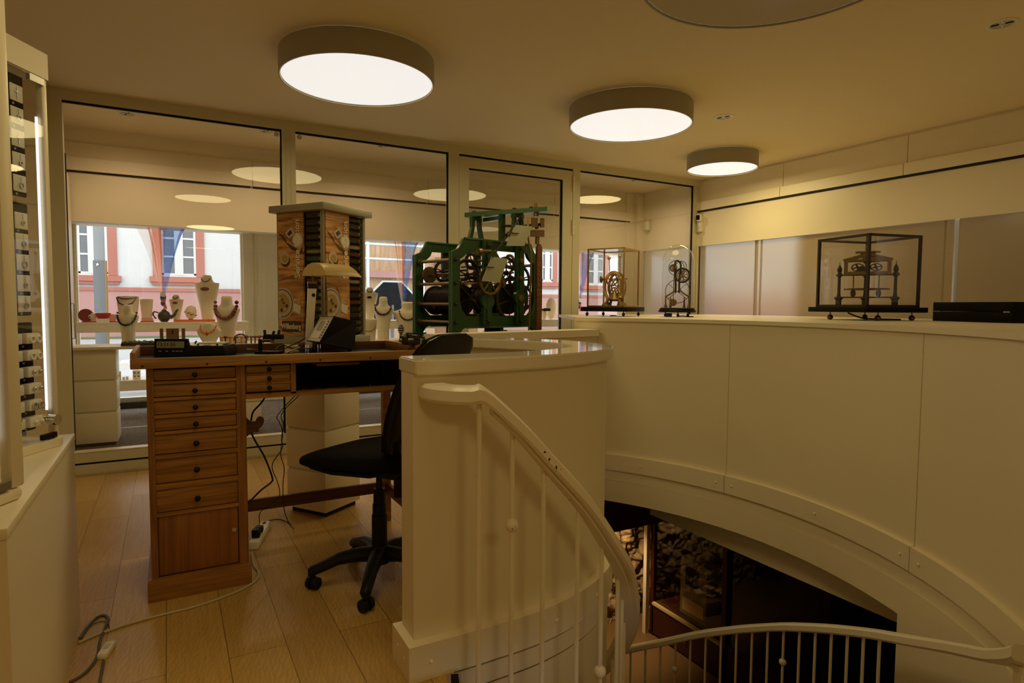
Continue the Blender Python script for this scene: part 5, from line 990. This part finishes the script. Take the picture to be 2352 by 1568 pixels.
MB().lathe([(.001, 0), (.03, .001), (.052, .03), (.058, .065), (.045, .095), (.022, .112), (.024, .118), (.012, .128), (.001, .132)], n=20).build('body', 'iron', tp); MB().tube([(.05, 0, .04), (.09, 0, .07), (.11, 0, .11), (.125, 0, .125)], [.02, .015, .011, .008], 8, 1).build('spout', 'iron', tp); MB().tube([(-.05, 0, .09), (-.085, 0, .10), (-.095, 0, .07), (-.07, 0, .03)], .007, 6, 4).build('handle', 'iron', tp)
p = sw(1268, 700, 7.14); tag(MB().sph((p.x, 7.16, SH+.15), .15, (.62, .22, 1.0), 20, 12).build('leaf_stand', 'bustw'), 'large leaf shaped pale jewellery stand seen right of the green clock', 'display stand')
bowl(1249, .06, .13, 'bustw', 'small ivory cup shaped stand beside the pale leaf stand', 'cup')
# lower shelf and table goods
LS = .4885
for i, (a, b, h, m_, nm, l_) in enumerate(((263, 278, .085, 'cream', 'box', 'small cream box on the low shelf'), (281, 287, .03, 'pearl', 'ring_stand', 'tiny pale ring stand left of another on the low shelf'), (289, 295, .032, 'pearl', 'ring_stand', 'tiny pale ring stand beside the jewellery card'), (305, 323, .09, 'card', 'jewellery_card', 'white jewellery card standing on the low shelf'))):
    x0, x1 = on(a, 860, y=7.08).x, on(b, 860, y=7.08).x; o = tag(MB().bx(x0, x1, 7.06, 7.10, LS, LS+h, .002).build(nm, m_), l_, nm.replace('_', ' '))
    if nm == 'jewellery_card':
        for q in range(4): MB().sph((x0+(x1-x0)*(.25+.5*(q % 2)), 7.058, LS+.03+.035*(q//2)), .008).build('jewel', 'obrass', o)
p = on(397, 790, y=5.70); q = thing('acrylic_display', 'clear acrylic stand with three gold panels behind the digital clock', 'display stand', (p.x, 5.70, TT), 0)
MB().bx(-.085, .085, -.02, .02, 0, .10).build('block', 'caseglass', q); MB().bx(-.09, -.065, -.022, .022, .02, .13).bx(.065, .09, -.022, .022, .02, .13).bx(-.045, .045, -.022, -.012, .02, .13).build('gold_panel', 'obrass', q); MB().box((0, -.024, .10), (.008, .003, .03)).build('mark', 'ink', q)
x0, x1 = on(278, 797, y=5.60).x, on(365, 797, y=5.60).x; q = thing('pebble_tray', 'dark tray of grey pebbles on the table left of the digital clock', 'tray', ((x0+x1)/2, 5.63, TT))
MB().bx(-(x1-x0)/2, (x1-x0)/2, -.05, .05, 0, .022, .003).build('tray', 'ink', q)
rr = random.Random(5); o = MB()
for i in range(46): o.sph((rr.uniform(-.46, .46)*(x1-x0), rr.uniform(-.04, .04), .026+rr.random()*.01), rr.uniform(.007, .013), (1, .8, .7), 7, 5)
tag(o.build('pebbles', mat('grey pebbles', (.20, .20, .13), .6), q), None, None, None, 'stuff')
p = on(552, 785, y=5.68); q = thing('bracelet_stand', 'low cream stand with a dark red bead bracelet behind the work holder', 'display stand', (p.x, 5.68, TT))
MB().loft([[(x*s, y, z) for x, y in ((-.05, -.02), (.05, -.02), (.05, .02), (-.05, .02))] for s, z in ((1, 0), (.9, .05), (.3, .062))]).build('stand', 'bust', q)
br = MB()
for i in range(14): a = pi*i/13; br.sph((-.05*cos(a), -.022, .03+.045*sin(a)), .008, u=8, v=6)
tag(br.xf(Matrix.Translation(q.location)).build('bracelet', 'bead_r'), 'dark red bead bracelet arching over its low cream stand', 'bracelet')
for i, px_ in enumerate((508, 518, 529, 541, 555, 566, 577, 586, 596, 605)):
    p = on(px_, 786, y=5.60); tag(MB().sph((p.x, 5.60, TT+.055), .011+.003*(i % 3), (1.2, 1, .8), 8, 6).sph((p.x+.016, 5.605, TT+.054), .009, (1, 1, .8), 8, 6).cyl((p.x, 5.6, TT), (p.x, 5.6, TT+.05), .006, n=8).build('gem_stone', 'bead_r' if i > 5 else ('bead_b' if i % 2 else 'bead_o')), '%s gem stone, %s from the left in the row behind the bench' % ('dark red' if i > 5 else 'brown' if i % 2 else 'orange', ORD[i]), 'gem', 'gem stones in a row behind the glass')
p = on(921, 780, y=5.64); q = thing('egg_ornament', 'small dark egg ornament with pale bands behind the right end of the bench', 'ornament', (p.x, 5.64, TT))
MB().sph((0, 0, .10), .03, (1, 1, 1.5), 16, 12).build('egg', 'bead_b', q); MB().lathe([(.001, 0), (.018, 0), (.012, .03), (.014, .06), (.001, .06)], n=14).build('cup', 'obrass', q)
for z in (.078, .1, .122): MB().ring((0, 0, z), .03*sqrt(1-((z-.1)/.045)**2)+.0005, .002, 'z', 20, 5).build('band', 'card', q)
# sheer scarves in the window
def scarf(label, px0, px1, py0, gx, gy, y=7.22):
    zt = 2.02; xa, xb, g_ = on(px0, py0, y=y).x, on(px1, py0, y=y).x, on(gx, gy, y=y)
    q = thing('sheer_scarf', label, 'scarf', (g_.x, y, g_.z), 0, 'sheer scarves in the shop windows'); Lq = loc(q)
    def sheet(u0, u1, n_, m_, amp=.03, ph=0., end=.0):
        mb = MB(); rows = []
        for j in range(15):
            t_ = j/14; e = t_**.72; row = []
            for i in range(13):
                u_ = u0+(u1-u0)*i/12; x = (xa+(xb-xa)*u_)*(1-e)+(g_.x+.03*(u_-.5)+end)*e; z = zt+(g_.z-zt)*t_; row.append((x, y+amp*sin(u_*17+ph)*(1-e*.7), z))
            rows.append(row)
        mb.loft(rows, False, False); bmesh.ops.solidify(mb.b, geom=mb.b.faces[:], thickness=.0015); mb.xf(Lq).build(n_, m_, q, smooth=80)
    sheet(0, .45, 'pale_veil', 'sp', .02); sheet(.24, .29, 'orange_fold', 'so2', .03, 1, -.012); sheet(.46, .51, 'orange_fold', 'so2', .02, 3, .0); sheet(.32, .62, 'orange_veil', 'so', .03, .5); sheet(.50, 1.0, 'blue_veil', 'sb', .03, 2); sheet(.93, 1.0, 'blue_fold', 'sb', .02, 1, .01)
    MB().sph((.002, 0, -.03), .028, (1, .8, 1.5), 12, 8).sph((0, 0, -.09), .022, (1, .8, 1.3), 12, 8).build('knot', 'knotb', q); MB().sph((.004, -.01, -.062), .024, (1, .8, .8), 12, 8).tube([(.01, 0, -.1), (.02, 0, -.135), (.01, 0, -.15)], .015, 6, 2).build('knot', 'knoto', q)
    MB().box((0, -.03, .0), (.045, .006, .045), 0, 0, Matrix.Rotation(.2, 4, 'Y')).build('tag', 'card', q)
scarf('orange and blue sheer scarf knotted above the teapot in the left shop window', 305, 428, 525, 374, 676)
scarf('orange and blue sheer scarf partly hidden by the left side of the green clock', 884, 962, 552, 925, 696)
scarf('orange and blue sheer scarf hanging right of the door in the shop window', 1296, 1366, 575, 1331, 690)

# ================================================================ THE STREET
GZ, BY = .085, 24.0
struct(MB().bx(-45, 60, NY+.05, 70, -.3, GZ-.005), 'floor_street', 'asphalt')
bx_ = lambda px_, py_=640, y=BY: on(px_, py_, y=y)
hs_ = thing('town_house', 'white rendered house with pink sandstone base and red window frames across the street', 'building', (1, BY, GZ))
Lh = loc(hs_); z1 = bx_(300, 660).z
def hp(mb, n_, m_, par=hs_): return mb.xf(Lh).build(n_, m_, par)
wins = [((180, 249), (520, 628)), ((372, 451), (523, 632)), ((1243, 1268), (570, 645)), ((1347, 1386), (577, 653))]
holes = []
for (a, b), (t_, u_) in wins: holes.append((bx_(a, 640).x, bx_(b, 640).x, bx_((a+b)/2, u_).z, bx_((a+b)/2, u_).z+2.1))
hp(MB().bx(-30, 45, BY, BY+.4, GZ, 11), 'wall', 'bwall'); hp(MB().bx(-30, 45, BY-.09, BY+.02, GZ, z1), 'plinth', 'pink'); hp(MB().bx(-30, 45, BY-.12, BY+.02, z1-.12, z1), 'plinth_cap', 'redst')
for x0, x1, z0, zt in holes:
    w = hp(MB().bx(x0-.26, x0, BY-.06, BY+.02, z0-.05, zt+.3).bx(x1, x1+.26, BY-.06, BY+.02, z0-.05, zt+.3).bx(x0-.26, x1+.26, BY-.06, BY+.02, zt, zt+.3), 'window_surround', 'redst')
    hp(MB().bx(x0-.36, x1+.36, BY-.14, BY+.02, z0-.24, z0-.06).bx(x0-.30, x1+.30, BY-.1, BY+.02, z0-.34, z0-.22), 'window_sill', 'redst')
    f_ = hp(MB().bx(x0, x1, BY-.05, BY-.003, z0-.06, z0+.06).bx(x0, x0+.07, BY-.05, BY-.003, z0, zt).bx(x1-.07, x1, BY-.05, BY-.003, z0, zt).bx((x0+x1)/2-.13, (x0+x1)/2+.13, BY-.06, BY-.003, z0, zt), 'window_frame', 'wwhite')
    hp(MB().bx(x0+.05, x1-.05, BY-.025, BY-.002, z0, zt), 'glazing', 'wglass', f_)
    for k in (1, 2, 3): hp(MB().bx(x0, x1, BY-.045, BY-.01, z0+.62*k-.03, z0+.62*k+.03), 'glazing_bar', 'wwhite', f_)
gs = tag(MB().bx(-30, 40, BY-.6, BY-.1, GZ-.05, GZ+.05).build('grass_strip', mat('grass and ivy', (.10, .13, .06), 1., bump=1, bs=30)), 'strip of grass along the foot of the white house', 'grass'); gs['kind'] = 'stuff'
pxp = on(232, 700, y=15.0); q = thing('street_lamp', 'grey steel lamp post standing on the pavement outside the left window', 'lamp post', (pxp.x, 15, GZ))
MB().cyl((0, 0, 0), (0, 0, 2.0), .115, n=20).build('lower_post', 'post', q); MB().cyl((0, 0, 2.0), (0, 0, 5.5), .095, n=20).build('upper_post', mat('light grey post', (.17, .18, .19), .5), q); MB().box((-.03, -.112, 1.92), (.05, .01, .05)).build('number_plate', 'card', q); MB().cyl((.10, -.05, .1), (.10, -.05, 2.0), .03, n=10).build('side_pipe', 'obrass', q)
text('75', .09, 'ink', 'number', q, Matrix.Translation((-.03, -.118, 1.92)) @ Matrix.Rotation(pi/2, 4, 'X'))
bn_ = thing('street_bench', 'pale slatted street bench outside the left shop window', 'bench', (on(240, 795, y=9.2).x, 9.2, GZ))
for k in range(14): MB().bx(-.95+.14*k, -.95+.14*k+.09, -.25, .25, .37, .41).build('slat', 'card', bn_)
for x in (-.8, .8): MB().bx(x-.03, x+.03, -.22, .22, 0, .37).build('leg', 'post', bn_)
# hoarding and scaffold across the street
hx0, hx1 = bx_(800, y=17).x, bx_(1110, y=17).x
q = thing('hoarding', 'pale plywood hoarding of a building site seen right of the strap tower', 'hoarding', (hx0, 17, GZ)); Lq = loc(q)
mid = on(880, 628, y=17).z
MB().bx(hx0, hx1, 17, 17.1, GZ, mid-.12).xf(Lq).build('lower_boards', 'tanp', q); MB().bx(hx0, hx1, 17.1, 17.2, mid+.05, 5.2).xf(Lq).build('upper_boards', 'tanp', q); MB().bx(hx0, hx1, 16.8, 17.2, mid-.12, mid+.05).xf(Lq).build('ledge', 'pink', q)
MB().bx(on(1000, 700, y=17).x, hx1-.2, 16.97, 17.0, GZ, on(990, 590, y=17).z).xf(Lq).build('dark_opening', 'header', q)
q = thing('scaffold', 'steel pipe scaffold standing in front of the plywood hoarding', 'scaffold', (hx0, 16.4, GZ)); Lq = loc(q)
for px_ in (845, 972): xx = on(px_, 650, y=16.4).x; MB().cyl((xx, 16.4, GZ), (xx, 16.4, 5.2), .045, n=10).xf(Lq).build('upright', 'pipe', q)
for py_ in (563, 596): zz_ = on(900, py_, y=16.4).z; MB().cyl((hx0, 16.4, zz_), (hx1, 16.4, zz_), .035, n=10).xf(Lq).build('ledger', 'pipe', q)
MB().cyl(on(832, 655, y=16.4), on(845, 668, y=16.4), .03, n=8).xf(Lq).build('brace', 'pipe', q)
oc_ = on(902, 700, y=12.5); rr_ = .47; q = thing('slate_sign', 'dark octagonal slate board standing outside the shop window', 'sign', (oc_.x, 12.5, GZ))
MB().prism([(rr_*1.08*cos(radians(22.5+45*k)), rr_*1.08*sin(radians(22.5+45*k))) for k in range(8)], 0, .05, lambda x, z, y: (x, y, z+oc_.z-GZ)).build('board', 'octo', q); MB().prism([(rr_*1.16*cos(radians(22.5+45*k)), rr_*1.16*sin(radians(22.5+45*k))) for k in range(8)], .01, .04, lambda x, z, y: (x, y, z+oc_.z-GZ)).build('edge', 'pipe', q)
MB().cyl((0, .03, 0), (0, .03, oc_.z-GZ), .04).build('post', 'post', q)

# ================================================================ LOWER STOREY
CX = 5.05
q = thing('display_cabinet', 'dark mahogany cabinet with glass doors on the lower floor below the stair', 'cabinet', (CX, 4.2, -2.75)); Lq = loc(q)
MB().bx(CX+.02, CX+.5, 2.0, 5.56, -2.75, -2.33).xf(Lq).build('base', 'cabw', q)
for a in (2.05, 3.2, 4.4): MB().bx(CX, CX+.03, a, a+1.12, -2.72, -2.37).xf(Lq).build('drawer', 'cabw', q)
for a in (2.6, 3.75, 4.95): MB().sph((CX-.012, a, -2.55), .02).xf(Lq).build('drawer_knob', 'brass', q)
MB().bx(CX+.02, CX+.5, 1.0, 5.56, -.80, -.26).bx(CX+.44, CX+.5, 1.0, 5.56, -2.33, -.8).xf(Lq).build('carcase', 'cabd', q)
for a in (5.50, 4.40, 3.25, 2.1, 1.0): MB().bx(CX, CX+.48, a, a+.06, -2.75, -.26).xf(Lq).build('post', 'cabw', q)
MB().bx(CX-.02, CX+.02, 4.46, 5.5, -2.36, -2.33).xf(Lq).build('ledge', 'cream', q)
for a in (4.46, 3.31, 2.16): MB().bx(CX+.02, CX+.026, a, a+1.03, -2.32, -.82).xf(Lq).build('glass_door', 'caseglass', q)
p = Vector((CX+.2, 5.0, -2.32)); q = thing('picture_box', 'pale box with a dark picture standing in the dark lower cabinet', 'box', p)
MB().bx(-.10, .10, -.24, .16, 0, .66, .003).build('box', mat('old paper', (.30, .27, .14), .8), q); MB().bx(-.103, -.10, -.12, .08, .36, .58).build('picture', 'ink', q); MB().bx(-.104, -.10, -.2, .12, .05, .2).build('label_band', 'cream', q)
struct(MB().bx(CX-.06, CX-.005, 5.565, 5.62, -2.75, -1.0), 'trim_24', 'white')
tag(MB().box((CX-1.05, 5.62, -2.66), (.36, .3, .18), .2, .02).build('basket', 'header'), 'dark basket on the lower floor in front of the stone wall', 'basket')
rr = random.Random(11)
for i in range(9): tag(MB().box((CX-1.05+rr.uniform(-.14, .14), 5.6+rr.uniform(-.1, .1), -2.55+.012*i), (.12, .09, .012), rr.uniform(0, 3), 0, Matrix.Rotation(rr.uniform(-.3, .3), 4, 'X')).build('paper_slip', ('cream', 'paper', 'pgold', 'red')[i % 4]), 'yellowish paper slip in the basket by the lower stone wall', 'paper', 'paper slips in the basket')
q = thing('wall_spotlight', 'warm spotlight under the ceiling lighting the lower stone wall', 'lamp', (4.35, 5.55, -1.05)); MB().cyl((0, 0, 0), (0, .03, .10), .03, .022).build('housing', 'ink', q)
sl = bpy.data.lights.new('spot_light', 'SPOT'); sl.energy = 62; sl.color = (1, .68, .34); sl.spot_size = radians(120); sl.spot_blend = .6; sl.shadow_soft_size = .03
so_ = bpy.data.objects.new('spot_light', sl); COL.objects.link(so_); so_.parent = q; so_.location = (0, 0, -.02); so_.rotation_euler = (radians(25), 0, 0)
